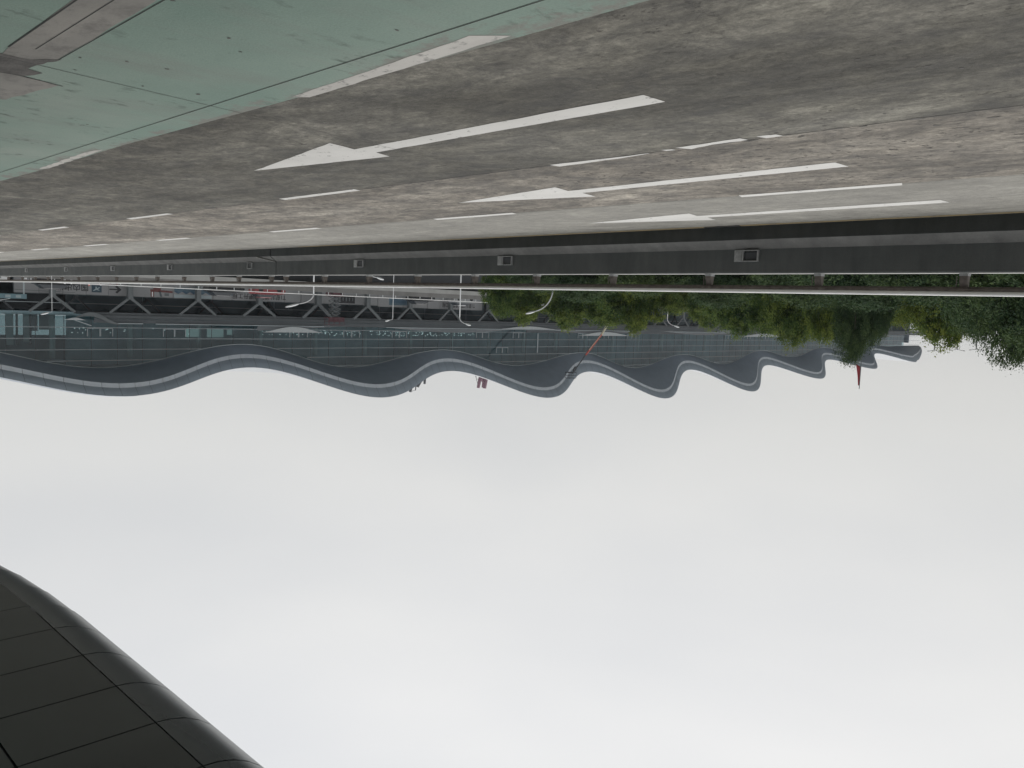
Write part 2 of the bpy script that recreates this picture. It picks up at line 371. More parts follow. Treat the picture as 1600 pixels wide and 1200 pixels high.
# beige strip, patch and notch cut through the green paint
sheet('worn_beige_strip', ragged([(-1.50, -4), (-1.60, 5.1), (-1.63, 6.62), (-1.80, 6.66), (-1.93, 6.44), (-1.915, 4.72), (-1.90, -4)], .3, .008), .003, M_BEIGE, road)
sheet('strip_groove', [(-1.742, -4), (-1.751, 6.3), (-1.757, 6.3), (-1.749, -4)], .0045, M_SEAL, road)
sheet('strip_edge_joint', [(-1.925, -4), (-1.94, 6.44), (-1.934, 6.44), (-1.918, -4)], .0045, M_SEAL, road)
sheet('strip_edge_joint', [(-1.60, -4), (-1.625, 6.4), (-1.615, 6.4), (-1.59, -4)], .0045, M_SEAL, road)
sheet('mortar_patch', ragged([(-1.55, 6.62), (-1.80, 6.60), (-1.94, 6.42), (-1.86, 6.90), (-1.98, 6.93), (-1.90, 7.15), (-1.72, 7.2), (-1.5, 7.0)], .08, .014), .0042, M_PATCH, road)
sheet('worn_beige_strip', ragged([(-1.55, 7.20), (-1.88, 7.16), (-2.18, 7.25), (-2.03, 8.15), (-1.6, 8.6), (-1.2, 8.4)], .15, .012), .003, M_BEIGE, road)
sheet('strip_edge_joint', [(-1.70, 7.19), (-1.88, 7.155), (-2.2, 7.235), (-2.2, 7.222), (-1.88, 7.14), (-1.70, 7.178)], .0045, M_SEAL, road)
# edge line beside the green paint
sheet('edge_line', ragged([(-3.49, 6.02), (-3.37, 3.80), (-3.52, 3.60), (-3.58, 5.90)], .15, .006), .003, M_WORN, road)
sheet('edge_line', ragged([(-3.44, 12.3), (-3.37, 10.25), (-3.45, 9.95), (-3.50, 12.1)], .12, .014), .003, M_WORN, road)
# straight arrows
def arrow(x, y, skew=0.0, hs=1.0):
    tip = (x + .02, y + 9.77)
    p = [tip, (x - .34 - .1 * skew, y + 7.46), (x - .11, y + 7.40), (x - .13 + skew * .1, y + 3.75), (x + .13 + skew * .12, y + 3.77), (x + .12, y + 7.45), (x + .46, y + 7.38)]
    return sheet('lane_arrow', ragged(p, .16, .006), .003, M_WHITE, road)
a = arrow(-5.18, 0); a['label'] = 'nearest white arrow, with its tip beside the green paint'
a = arrow(-8.56, 0, 1.2); a['label'] = 'white arrow in the brown middle lane'
a = arrow(-11.68, 0, 1.2); a['label'] = 'white arrow in the outer lane beside the barrier'
# lane dashes
sheet('lane_dash', ragged([(-6.84, 6.33), (-6.98, 6.31), (-6.95, 5.45), (-6.90, 5.03), (-6.88, 5.05), (-6.89, 5.45)], .1, .006), .003, M_WHITE, road)
sheet('lane_dash', ragged([(-6.80, 4.66), (-6.93, 4.58), (-6.86, 4.3), (-6.86, 3.93), (-6.75, 3.95), (-6.78, 4.3)], .08, .010), .003, M_WHITE, road)
sheet('lane_dash', ragged([(-6.77, 3.80), (-6.88, 3.76), (-6.88, 3.60), (-6.78, 3.62)], .06, .008), .003, M_WHITE, road)
sheet('lane_dash', ragged([(-6.82, 4.85), (-6.88, 4.83), (-6.88, 4.72), (-6.84, 4.74)], .05, .010), .003, M_WHITE, road)
k = 0
for y in (10.0, 16.3, 22.35, 28.4, 34.5, 40.6, 46.7, 52.8, 58.9, 65, 71, 77, 83):
    sheet('lane_dash', ragged([(-6.80, y), (-6.93, y + .03), (-6.93, y + 2.1), (-6.79, y + 2.05)], .25, .008), .003, M_WHITE, road)
for y in (3.74, 9.97, 15.95, 22.45, 28.5, 34.4, 40.6, 46.7, 52.8, 58.9, 65, 71, 77, 83):
    sheet('lane_dash', ragged([(-9.86, y - .05), (-10.02, y), (-10.02, y + 2.05), (-9.86, y + 2.0)], .3, .006), .003, M_WHITE, road)
sheet('yellow_line', ragged([(-13.03, -30), (-13.16, -30), (-13.14, 22), (-13.0, 22)], .7, .012), .003, M_YEL, road)
sheet('yellow_line', ragged([(-13.0, 25.5), (-13.12, 25.5), (-13.1, 94), (-13.0, 94)], .7, .02), .003, M_YEL, road)
sheet('tar_patch', ragged([(-12.98, 7.5), (-13.18, 7.55), (-13.19, 8.3), (-13.0, 8.25)], .08, .03), .005, M_SEAL, road)

sp = MB(); rs = random.Random(21)
def blob(x, y, rx_, ry_, z):
    n = rs.randint(7, 11); sp.add([(x + rx_ * cos(2 * pi * q / n) * rs.uniform(.4, 1.1), y + ry_ * sin(2 * pi * q / n) * rs.uniform(.4, 1.1), z) for q in range(n)], [tuple(range(n))])
yy = .6
while yy < 9:
    blob(-6.885 + rs.uniform(-.02, .02), yy, rs.uniform(.008, .035), rs.uniform(.03, .13), .0025 + rs.random() * .0003); yy += rs.uniform(.12, .5)
for q in range(90): blob(rs.uniform(-8.9, -6.95), rs.uniform(.8, 7), rs.uniform(.006, .022), rs.uniform(.012, .06), .0021 + rs.random() * .0003)
for q in range(26): blob(rs.uniform(-6.8, -3.7), rs.uniform(1.2, 8), rs.uniform(.006, .016), rs.uniform(.01, .035), .0021 + rs.random() * .0003)
for q in range(16): blob(rs.uniform(-3.1, -1.9), rs.uniform(3.4, 9), rs.uniform(.008, .02), rs.uniform(.01, .03), .0040)
tag(sp.build('concrete_spalls', M_PATCH, road, keep=True), kind='stuff')

# ------------------------------------------------------------------ concrete barrier, lights in it, railing on it
prof = [(-13.2, .003), (-13.2, .232), (-13.4, .378), (-13.4, .785), (-13.415, .80), (-13.655, .80), (-13.67, .785), (-13.67, -.9), (-13.22, -.9), (-13.22, .003)]
secs = [(-30, 1.02), (1.04, 23.88), (23.93, 47.3), (47.33, 70.6), (70.63, 94)]
names = ['barrier section behind the viewer with plain dark face', 'near concrete barrier section with three marker lights', 'concrete barrier section beyond the wide expansion joint',
         'farther concrete barrier section towards the road end', 'last concrete barrier section at the road end']
barriers = []
for i, (y0, y1) in enumerate(secs):
    b = MB().prism(prof, 'y', y0, y1).build('concrete_barrier', M_BARF); tag(b, names[i], 'barrier', 'barrier sections along the road'); barriers.append(b)
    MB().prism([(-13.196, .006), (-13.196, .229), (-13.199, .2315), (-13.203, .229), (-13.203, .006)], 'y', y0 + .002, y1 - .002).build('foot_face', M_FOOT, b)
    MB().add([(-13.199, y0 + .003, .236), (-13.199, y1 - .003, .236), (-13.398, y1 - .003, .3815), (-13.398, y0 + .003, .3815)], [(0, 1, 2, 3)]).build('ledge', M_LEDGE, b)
    MB().box(-13.64, -13.42, y0 + .002, y1 - .002, .801, .806).build('top_cap', M_DECKF, b)
# the tilted cover plate over the joint
MB().bar((-13.195, 24.75, .25), (-13.40, 23.98, .395), .09, .015).build('joint_cover', M_DECKF, barriers[2])
for j, y in enumerate((1.4, 7.33, 13.4, 19.15, 25.4, 31.6, 37.45, 43.5, 49.9, 56, 62, 68, 74, 80, 86)):
    par = barriers[[i for i, (a, b) in enumerate(secs) if a <= y <= b][0]]
    fr = MB()
    for bx in ((y, y + .30, .400, .415), (y, y + .30, .585, .600), (y, y + .018, .415, .585), (y + .282, y + .30, .415, .585)): fr.box(-13.399, -13.352, *bx)
    f = fr.build('marker_light', M_GALV, par)
    MB().box(-13.4035, -13.397, y + .02, y + .28, .417, .583).build('recess', M_DARK, f)
    MB().prism([(-13.37, .44), (-13.398, .44), (-13.398, .57), (-13.385, .57)], 'y', y + .03, y + .27).build('lens', M_MACH, f)
    if j != 4:
        p = MB().box(-13.399, -13.375, y + .318, y + .47, .395, .60)
        for q in range(5): p.box(-13.374, -13.366, y + .33, y + .458, .42 + q * .034, .438 + q * .034)
        p.build('louvre_plate', M_GALV, f)
rail = empty('barrier_railing', (-13.55, 20, .8), 'white tube and brown steel railing bolted on the concrete barrier', 'railing')
def rb(mb, name, m, smooth=False):
    o = mb.build(name, m, rail, smooth); o.matrix_parent_inverse = Matrix.Translation((13.55, -20, -.8)); return o
rb(MB().tube([(-13.52, -30, 1.107), (-13.52, 94, 1.107)], .034, 12), 'white_tube', M_TUBE, True)
rb(MB().box(-13.56, -13.50, -30, 94, 1.035, 1.075).box(-13.575, -13.56, -30, 94, 1.005, 1.09), 'steel_rail', M_RUST)
post_y = [-8.7, -6.5, -4.4, -2.3, -.1, 1.95, 4.05, 6.29, 8.39, 10.64, 12.78, 14.81, 16.98, 19.11, 21.35, 23.55, 24.45, 26.63, 28.62, 30.93, 33.39, 35.52, 37.7, 40.0, 42.5, 44.9, 47.1, 49.2, 51.5, 54.2, 56.4, 58.6, 60.8, 63, 65.2, 67.4, 69.6, 71.8, 74, 76.2]
pm = MB().prism([(-13.62, .845), (-13.50, .845), (-13.50, .90), (-13.535, 1.0), (-13.535, 1.09), (-13.56, 1.09), (-13.60, .98)], 'y', -.055, .055)
post_me = pm.mesh('post', M_RUST)
foot_me = MB().box(-13.63, -13.49, -.06, .06, .8005, .846).mesh('post_foot', M_GALV)
brk_me = MB().tube([(-13.5, .09, .85), (-13.53, .10, .98), (-13.55, .11, 1.03)], .008, 5).mesh('post_cable', M_RUST)
for y in post_y:
    o = bpy.data.objects.new('post', post_me); link(o, rail); o.location = (0, y, 0); o.matrix_parent_inverse = Matrix.Translation((13.55, -20, -.8))
    f = bpy.data.objects.new('post_foot', foot_me); link(f, o)
    f = bpy.data.objects.new('post_cable', brk_me); link(f, o)

# ------------------------------------------------------------------ the canopy over the viewer and its building
can = empty('overhead_canopy', (0, 0, 7.6), 'dark panelled canopy with rounded edge overhanging the green strip', 'canopy')
def cb(mb, name, m, smooth=False, parent=None):
    o = mb.build(name, m, parent or can, smooth)
    if not parent: o.matrix_parent_inverse = Matrix.Translation((0, 0, -7.6))
    return o
ZB = 7.6; RN = 1.2; Y0c = 9.88 - 1.495 * 20; YE = 9.88 + 1.495 * 5
cb(MB().box(-4.55, 9.3, Y0c, YE - .02, ZB + .06, ZB + .5), 'canopy_deck', M_DARK)
colx = [-4.6 + 1.755 * i for i in range(9)]
pan_me = MB().box(.016, 1.739, .015, 1.480, 0, .05).mesh('soffit_panel', M_PANEL)
for i in range(8):
    for j in range(25):
        o = bpy.data.objects.new('soffit_panel', pan_me); link(o, can); o.matrix_parent_inverse = Matrix.Translation((0, 0, -7.6))
        o.location = (colx[i], Y0c + 1.495 * j, ZB + random.uniform(0, .003))
def nose(y0, y1, cx=-4.6, cz=ZB + RN, r=RN, a0=-90, a1=75, n=16, sgn=-1):
    m = MB(); vs = []; 
    for kk in range(n + 1):
        a = radians(a0 + (a1 - a0) * kk / n)
        for rr in (r, r - .04):
            for y in (y0, y1): vs.append((cx - rr * cos(a), y, cz + rr * sin(a)))
    fs = []
    for kk in range(n):
        b = kk * 4
        fs += [(b, b + 1, b + 5, b + 4), (b + 2, b + 6, b + 7, b + 3), (b, b + 4, b + 6, b + 2), (b + 1, b + 3, b + 7, b + 5)]
    fs += [(0, 2, 3, 1), (n * 4, n * 4 + 1, n * 4 + 3, n * 4 + 2)]
    return m.add(vs, fs)
nose_me = nose(.015, 1.480).mesh('edge_panel', M_NOSE, True)
nose_me.set_sharp_from_angle(angle=radians(40)) if hasattr(nose_me, 'set_sharp_from_angle') else None
for j in range(25):
    o = bpy.data.objects.new('edge_panel', nose_me); link(o, can); o.matrix_parent_inverse = Matrix.Translation((0, 0, -7.6)); o.location = (-.004, Y0c + 1.495 * j, 0)
cb(nose(Y0c, YE - .02, r=RN - .06, n=16), 'edge_backing', M_DARK, True)
# the far end curves away to the right in short segments
p = Vector((-4.6, YE, 0)); ang = 0.0
for j in range(9):
    ang -= radians((1.5, 2.5, 3, 4, 5, 6, 7, 8, 8)[j])
    d = Vector((-sin(ang), cos(ang), 0))
    o = bpy.data.objects.new('edge_panel', nose_me); link(o, can); o.matrix_parent_inverse = Matrix.Translation((0, 0, -7.6))
    o.matrix_basis = Matrix.Translation((p.x, p.y, 0)) @ Matrix.Rotation(ang, 4, 'Z') @ Matrix.Translation((4.6, 0, .015 * (j + 1)))
    q = p + d * 1.495
    inn = Vector((9.3, YE - 2, 0)) if j > 4 else Vector((9.3, YE, 0))
    side = Vector((cos(ang), sin(ang), 0))
    a1_, b1_ = p + side * .008 + d * .01, q + side * .008 - d * .01
    a2_, b2_ = Vector((9.3, YE + .02 + j * .25, 0)), Vector((9.3, YE + .24 + j * .25, 0))
    vs = [(v.x, v.y, z) for z in (ZB + .015 * (j + 1) * .3, ZB + .05 + .015 * (j + 1) * .3) for v in (a1_, a2_, b2_, b1_)]
    cb(MB().add(vs, [(0, 3, 2, 1), (4, 5, 6, 7), (0, 1, 5, 4), (1, 2, 6, 5), (2, 3, 7, 6), (3, 0, 4, 7)]), 'soffit_panel', M_PANEL)
    p = q
hall = empty('kerbside_building', (9.2, 0, 0), 'plain grey building wall standing under the overhead canopy', 'building')
for nm, mb, mm in (('wall', MB().box(9.32, 16, -30, 24, -6.4, 10.5), M_BARF), ('glazed_front', MB().box(9.2, 9.31, -28, 22, .3, 3.4), M_CGLASS)):
    o = mb.build(nm, mm, hall); o.matrix_parent_inverse = Matrix.Translation((-9.2, 0, 0))

# ------------------------------------------------------------------ forecourt deck in front of the terminal
DK = -.15
deck = MB().box(-338, -16, 95.25, 150, DK - .55, DK).build('forecourt_deck', M_DECK); tag(deck, 'elevated forecourt road in front of the terminal', kind='structure')
MB().box(-338, -16, 95.0, 95.24, DK - .80, DK - .20).build('edge_beam', M_DECKF, deck)
MB().box(-338, -16, 95.05, 95.24, DK - .195, DK + .42).build('parapet', M_PARA, deck)
MB().box(-338, -16, 96.5, 150, -6.39, DK - .56).build('underdeck_dark_fill', M_MACH, deck)  # added dark block closes the space below the deck so it reads shaded
gr = empty('forecourt_guard_rail', (-60, 95.14, DK + .42), 'thin white guard rail along the forecourt parapet', 'railing')
PI_ = Matrix.Translation((60, -95.14, -(DK + .42)))
o = MB().tube([(-130, 95.14, .66), (-16, 95.14, .60)], .05, 8).build('rail_tube', M_TUBE, gr); o.matrix_parent_inverse = PI_
gp = MB().box(-.04, .04, -.03, .03, 0, .36).mesh('rail_post', M_WHT)
for i in range(52):
    o = bpy.data.objects.new('rail_post', gp); link(o, gr); o.matrix_parent_inverse = PI_; o.location = (-17 - 2.2 * i, 95.14, DK + .42)

# ------------------------------------------------------------------ the terminal
T = empty('terminal_building', (-170, 120, DK), 'long glass terminal with a wavy blue grey roof edge', 'building')
TI = Matrix.Translation((170, -120, -DK))
def tp(mb, name, m, smooth=False, parent=None, kind=None, keep=False):
    o = mb.build(name, m, parent or T, smooth, keep=keep)
    if not parent: o.matrix_parent_inverse = TI
    if kind: o['kind'] = kind
    return o
X0, X1, PER = -16.0, -352.0, 40.6
def interp(tab, x):
    if x >= tab[0][0]: return tab[0][1]
    for (a, va), (b, vb) in zip(tab, tab[1:]):
        if x >= b: 
            t = (a - x) / (a - b); t = t * t * (3 - 2 * t); return va + (vb - va) * t
    return tab[-1][1]
cx = [-41.2 - PER * k for k in range(8)]
cx[7] = cx[6] - 37.0
gc = list(zip(cx, [11.75, 12.55, 13.1, 14.5, 14.3, 12.9, 12.0, 10.0]))
gtr = list(zip([x + PER / 2 for x in cx] + [cx[-1] - PER / 2], [8.4, 8.6, 9.75, 10.65, 11.5, 10.8, 10.1, 9.0, 8.2]))
oc = list(zip(cx, [14.65, 16.75, 18.75, 20.85, 20.95, 18.8, 16.75, 15.1]))
otr = list(zip([x + PER / 2 for x in cx] + [cx[-1] - PER / 2], [11.3, 11.9, 13.45, 14.6, 15.15, 14.8, 13.8, 12.2, 9.5]))
bc = list(zip(cx, [13.1, 14.7, 16.8, 18.9, 18.95, 16.9, 15.1, 12.9]))
btr = list(zip([x + PER / 2 for x in cx] + [cx[-1] - PER / 2], [9.8, 9.95, 11.2, 12.2, 12.9, 12.5, 11.7, 10.4, 8.5]))
def cc(x):
    if x < cx[6]: x = cx[6] + (x - cx[6]) * PER / 37.0
    x = max(x, cx[0] - 7.12 * PER)
    return .5 + .5 * cos(2 * pi * (x - cx[0]) / PER)
def endf(x): return max(0.0, min(1.0, (x - X1) / 24.0)) ** .75
def prof_at(x):
    c = cc(x)
    zg = interp(gtr, x) * (1 - c) + interp(gc, x) * c
    zb = interp(btr, x) * (1 - c) + interp(bc, x) * c
    zo = interp(otr, x) * (1 - c) + interp(oc, x) * c
    yb = 118.6 - 6.9 * c; yo = 117.4 - 7.0 * c
    e = endf(x)
    yb = 119.6 + (yb - 119.6) * e; yo = 119.4 + (yo - 119.4) * e
    zo = zg + .3 + (zo - zg - .3) * e; zb = zg + .15 + (zb - zg - .15) * e
    return zg, yb, zb, yo, zo
N = 312; xs = [X0 + (X1 - X0) * i / N for i in range(N + 1)]
roof = MB(); vs = []; ny = 6
for x in xs:
    zg, yb, zb, yo, zo = prof_at(x)
    base = interp(gc, x) + 1.0 + 3.6 * exp(-((x + 322) / 16.0) ** 2)
    depth = 9 if x > -285 else 26
    for j in range(ny + 1):
        t = j / ny; s_ = t * t * (3 - 2 * t)
        vs.append((x, yo + .05 + depth * t, zo + .02 + (max(base, 0) - zo) * s_))
    vs.append((x, 170, base - .2))
roof.add(vs, [(i * (ny + 2) + j, (i + 1) * (ny + 2) + j, (i + 1) * (ny + 2) + j + 1, i * (ny + 2) + j + 1) for i in range(N) for j in range(ny + 1)])
roof_o = tp(roof, 'roof', M_ROOFTOP, True)
low = MB().add([(v[0], v[1] + .25, v[2] - .12) for v in roof.v], roof.f)
tp(low, 'ceiling_lining', M_CLINT, True, roof_o)
# soffit from the glass head out to the gutter, slightly dished
vs = []
for x in xs:
    zg, yb, zb, yo, zo = prof_at(x)
    for t in (0, .33, .66, 1):
        vs.append((x, 120.12 + (yb - 120.12) * t, zg + (zb - zg) * (t ** 1.15)))
tp(MB().add(vs, [(i * 4 + j, i * 4 + j + 1, (i + 1) * 4 + j + 1, (i + 1) * 4 + j) for i in range(N) for j in range(3)]), 'soffit', M_ROOF, True, roof_o)
def strip_panel(xa, xb, which, gap=.035):
    vs = []; n = 2
    for i in range(n + 1):
        x = xa - gap / 2 + (xb - xa + gap) * i / n if False else xa + (-gap) + (xb - xa + gap) * i / n
        zg, yb, zb, yo, zo = prof_at(x); e = endf(x)
        hb = .56 * e + .02
        if which == 'g':   # bright gutter lip, almost upright
            pts = [(yb, zb), (yb - .16, zb + hb)]
        elif which == 'r':  # dark recess behind the joints
            pts = [(yb + .1, zb + .05), (yo + .12, zo - .05)]
        else:
            y0_, z0_ = yb - .165, zb + hb + .004
            pts = []
            for q in range(5):
                t = q / 4; bul = sin(pi * t) * .12 * e
                pts.append((y0_ + (yo - y0_) * t - bul, z0_ + (zo - z0_) * t - bul * .2))
        vs += [(x, y, z) for y, z in pts]
    w = len(pts)
    return MB().add(vs, [(i * w + j, i * w + j + 1, (i + 1) * w + j + 1, (i + 1) * w + j) for i in range(n) for j in range(w - 1)])
tp(MB().add([q for x in xs for q in ((x, prof_at(x)[1] + .06, prof_at(x)[2] + .45), (x, prof_at(x)[3] + .22, prof_at(x)[4] - .02))], [(2 * i, 2 * i + 1, 2 * i + 3, 2 * i + 2) for i in range(N)]), 'fascia_backing', M_FRAMED, True, roof_o)
PW = 2.03; nP = int((X0 - X1) / PW)
fr_rest, gr_rest = MB(), MB()
for i in range(nP):
    xa = X0 - PW * i; xb = xa - PW
    A = strip_panel(xa, xb, 'f', -.0); B = strip_panel(xa, xb, 'g', -.0)
    xa2, xb2 = xa - .035, xb + .0
    A = strip_panel(xa2, xb2, 'f', 0); B = strip_panel(xa2, xb2, 'g', 0)
    if i < 110:
        tp(A, 'fascia_panel', M_FASC, True, roof_o); tp(B, 'gutter_panel', M_BANDM, True, roof_o)
    else: fr_rest.add(A.v, A.f); gr_rest.add(B.v, B.f)
tp(fr_rest, 'far_fascia', M_FASC, True, roof_o, 'stuff'); tp(gr_rest, 'far_gutter', M_BANDM, True, roof_o, 'stuff')
# bright rim lying on the near end of the edge
vs = []
xr = [X0 - i * .8 for i in range(34)]
for i, x in enumerate(xr):
    zg, yb, zb, yo, zo = prof_at(x); h = .34 * (1 - i / 33) + .02
    vs += [(x, yo - .06, zo + .03), (x, yo + .02, zo + .03 + h), (x, yo + .4, zo + .03 + h * .9)]
tp(MB().add(vs, [(i * 3 + j, i * 3 + j + 1, i * 3 + 4 + j, i * 3 + 3 + j) for i in range(33) for j in range(2)]), 'edge_rim', M_BANDM, True, roof_o)
# glazing: rows of 1.5 m, bays of 3.4 m, clipped by the soffit curve
rows = [4.7, 6.2, 7.7, 9.2, 10.7, 12.2, 13.7, 15.2]
BAY = 3.4; nB = int((X0 - X1) / BAY) - 4
rest = MB(); cnt = 0; vm = MB()
def zg_at(x): return prof_at(x)[0]
for i in range(nB):
    xa = X0 - BAY * i; xb = xa - BAY
    for r0, r1 in zip(rows, rows[1:]):
        za, zb_ = min(r1 - .03, zg_at(xa - .02) - .02), min(r1 - .03, zg_at(xb + .02) - .02)
        if za < r0 + .08 and zb_ < r0 + .08: continue
        za, zb_ = max(za, r0 + .05), max(zb_, r0 + .05)
        q = MB(); yy = 120 + random.uniform(-.012, .012)
        q.add([(xa - .03, yy, r0 + .03), (xb + .03, yy + random.uniform(-.01, .01), r0 + .03), (xb + .03, yy, zb_), (xa - .03, yy, za)], [(3, 2, 1, 0)])
        if cnt < 290: tp(q, 'glass_pane', M_GLASS, keep=True); cnt += 1
        else: rest.add(q.v, q.f)
    vm.box(xa - .03, xa + .03, 120.02, 120.12, 4.7, max(4.9, zg_at(xa) - .01))
tp(rest, 'far_glazing', M_GLASS, kind='stuff', keep=True); tp(vm, 'mullions', M_FRAMED, kind='stuff')
for z in rows[1:-1]:
    run = None
    for i in range(N + 1):
        ok = i < N and zg_at(xs[i]) > z + .05
        if ok and run is None: run = xs[i]
        if not ok and run is not None:
            if run - xs[i] > 3: tp(MB().box(xs[i], run, 119.90, 119.985, z - .045, z + .045), 'transom', M_FRAME)
            run = None
hp = MB(); vs = []
for x in xs:
    z = zg_at(x); vs += [(x, 119.88, z - .02), (x, 119.88, z - .13), (x, 119.99, z - .13)]
hp.add(vs, [(i * 3 + j, i * 3 + j + 1, i * 3 + 4 + j, i * 3 + 3 + j) for i in range(N) for j in range(2)]); tp(hp, 'head_frame', M_FRAME, False)
wf = MB(); 
for a, b, c_, d_ in ((-.06, .06, -.0, 1.18),): wf.box(-1.68, -1.56, 0, .12, .04, 1.2).box(-.11, .11, 0, .12, .04, 1.2).box(1.56, 1.68, 0, .12, .04, 1.2).box(-1.68, 1.68, 0, .12, .04, .16)
wf_me = wf.mesh('opening_window', M_FRAME)
for x in (-40.9, -51.1, -71.4, -81.6, -91.8, -112.2, -122.4, -142.8, -152.0, -161.0, -205, -215.5, -226):
    o = bpy.data.objects.new('opening_window', wf_me); link(o, T); o.matrix_parent_inverse = TI; o.location = (x, 119.84, 6.2)
for x in (-117.8,):
    o = bpy.data.objects.new('opening_window', wf_me); link(o, T); o.matrix_parent_inverse = TI; o.location = (x, 119.84, 9.2)
tp(MB().box(-128.35, -128.0, 119.82, 119.97, 6.4, 10.5), 'vertical_rail', M_FRAME)
# interior
vs = []
for x in xs:
    if x < -38: vs += [(x, 126.5, DK), (x, 126.5, interp(gc, x) + .0)]
tp(MB().add(vs, [(2 * i, 2 * i + 1, 2 * i + 3, 2 * i + 2) for i in range(len(vs) // 2 - 1)]), 'interior_wall', M_INW)
tp(MB().box(-50, X0, 139.9, 140.3, 8.2, 12.0), 'interior_wall', M_INW)
tp(MB().add([(-50, 140, 4.6), (X0, 140, 4.6), (X0, 140, 8.2), (-50, 140, 8.2)], [(0, 1, 2, 3)]), 'rear_pane', M_GLASSD, keep=True)
M_GLOWP = mat('glowing_pale_panel', (.4, .45, .44), .8, emit=(.30, .40, .38, .32))  # faint emission stands in for light falling on these pale panels
for xa_, xb_, za_, zb_ in ((-56.0, -53.9, 6.35, 7.55), (-59.9, -57.3, 6.35, 7.6), (-54.4, -54.0, 6.3, 7.6), (-61.3, -60.5, 6.4, 7.2)):
    tp(MB().box(xa_, xb_, 122.6, 122.7, za_, zb_), 'interior_screen', M_GLOWP)
tp(MB().box(-50, X0, 139.9, 140.3, DK, 4.6), 'interior_wall', M_INW)
tp(MB().box(-341, X0, 120.4, 140, 4.15, 4.6), 'upper_floor', M_INW)
tp(MB().box(X0 - .3, X0 - .02, 120.2, 140, DK, 10.4), 'end_wall', M_INW)
tp(MB().box(-341.5, -341.2, 120.2, 140, DK, 8.6), 'end_wall', M_ROOF)
icm = MB().tube([(0, 0, 0), (0, 0, 6.0)], .38, 10).mesh('interior_column', M_INC, True)
for i in range(29):
    o = bpy.data.objects.new('interior_column', icm); link(o, T); o.matrix_parent_inverse = TI; o.location = (-25.8 - 10.2 * i, 123.6, 4.6)
# bright see-through bay at the near end: frames and blinds against the daylight behind
for x, w_, z0_, z1_ in ((-30.2, .35, 4.7, 9.0), (-31.6, .9, 4.7, 9.0), (-32.8, .25, 4.7, 9), (-33.7, .8, 4.7, 8.6), (-34.4, .3, 4.7, 8.9), (-29, 1.2, 4.7, 8.0)):
    tp(MB().box(x - w_, x, 128, 128.2, z0_ - .1, z1_), 'interior_screen', M_INC if w_ > .3 else M_FRAMED)
tp(MB().box(-36.3, -34.8, 131, 131.15, 4.65, 7.2), 'interior_screen', M_PALE); tp(MB().box(-38.0, -36.5, 131, 131.15, 4.65, 7.0), 'interior_screen', M_PALE)
lt = MB(); random.seed(11)  # glowing flecks stand in for reflections of a lit sign in the glass
for cx_, n_, z_ in ((-40, 9, 6.6), (-43, 8, 6.9), (-53, 6, 6.8), (-70, 14, 7.0), (-76, 22, 7.0), (-81, 22, 6.9), (-86, 18, 6.9), (-92, 26, 6.7), (-97, 22, 6.8), (-102, 22, 6.7), (-108, 16, 6.8), (-112, 12, 6.9)):
    for q in range(int(n_ * 1.2)):
        x = cx_ + random.uniform(-3, 3); z = 6.35 + random.choice((0, .25, .5, .72)) + random.uniform(-.05, .05); y = 122.2 + random.uniform(0, 3)
        w_ = random.uniform(.05, .22); lt.box(x, x + w_, y, y + .05, z, z + random.uniform(.05, .2))
tp(lt, 'reflected_flecks', M_FLECK, kind='stuff')
# lower glazing behind the columns, tint darkened for the shade under the canopy
lg = MB().box(-45.9, -42.6, 119.95, 120.0, DK + .02, 3.9)
for i in range(30):
    xa = X0 - 10.2 * i
    tp(MB().add([(xa - .05, 119.99, DK + .02), (xa - 10.15, 119.99, DK + .02), (xa - 10.15, 119.99, 3.95), (xa - .05, 119.99, 3.95)], [(3, 2, 1, 0)]), 'lower_glass_pane', M_GLASSD, keep=True)
tp(MB().box(-341, X0, 119.88, 119.96, 2.95, 3.03), 'lower_transom', M_FRAME)
tp(MB().box(-341, X0, 128, 128.2, DK, 4.0), 'lower_back_wall', M_DARK)  # wall coloured near-black for the unlit space under the upper floor
# stepped lower canopy
tp(MB().box(-341, -37.5, 111.9, 119.8, 3.95, 4.35), 'lower_canopy', M_CANOPY)
tp(MB().box(-341, -37.5, 111.7, 111.89, 4.3, 4.72).box(X1, -37.5, 112.0, 112.2, 4.76, 5.28), 'canopy_fascia', M_CANOPY)
tp(MB().box(-341, -37.5, 111.66, 111.695, 4.66, 4.70), 'canopy_line', M_CANOPY)
for a_, b_ in ((-40, -43.5), (-45.2, -71.0), (-83, -128), (-131, -151), (-167, -190)):
    tp(MB().box(b_, a_, 111.8, 111.98, 5.29, 5.385), 'canopy_line', M_CANL)
tp(MB().box(X0 - 240, -117, 112.4, 112.6, 5.3, 5.95).box(-341, -62, 112.4, 119.7, 5.29, 5.36), 'canopy_parapet', M_CANOPY)
def lens(xa, xb, zt, zb_, y=111.6, m=M_LENS, skew=.5):
    n = 14; top = [(xa + (xb - xa) * i / n, zt) for i in range(n + 1)]
    bot = [(xa + (xb - xa) * i / n, zt - .04 - (zt - zb_) * sin(pi * min(1, (i / n) ** (math.log(.5) / math.log(skew)))) ** 1.4) for i in range(n, -1, -1)]
    return tp(MB().prism(top + bot, 'y', y, y + .12), 'wave_panel', m)
lens(-60.7, -70.6, 6.30, 5.5); lens(-131.8, -149.2, 6.42, 5.65); lens(-109.5, -124.0, 5.25, 4.75, 111.5); lens(-185, -193.6, 5.05, 4.85, 111.4); lens(-197.5, -222, 6.35, 5.55)
lens(-33.6, -36.0, 4.95, 4.70, 110.5)
vs = []
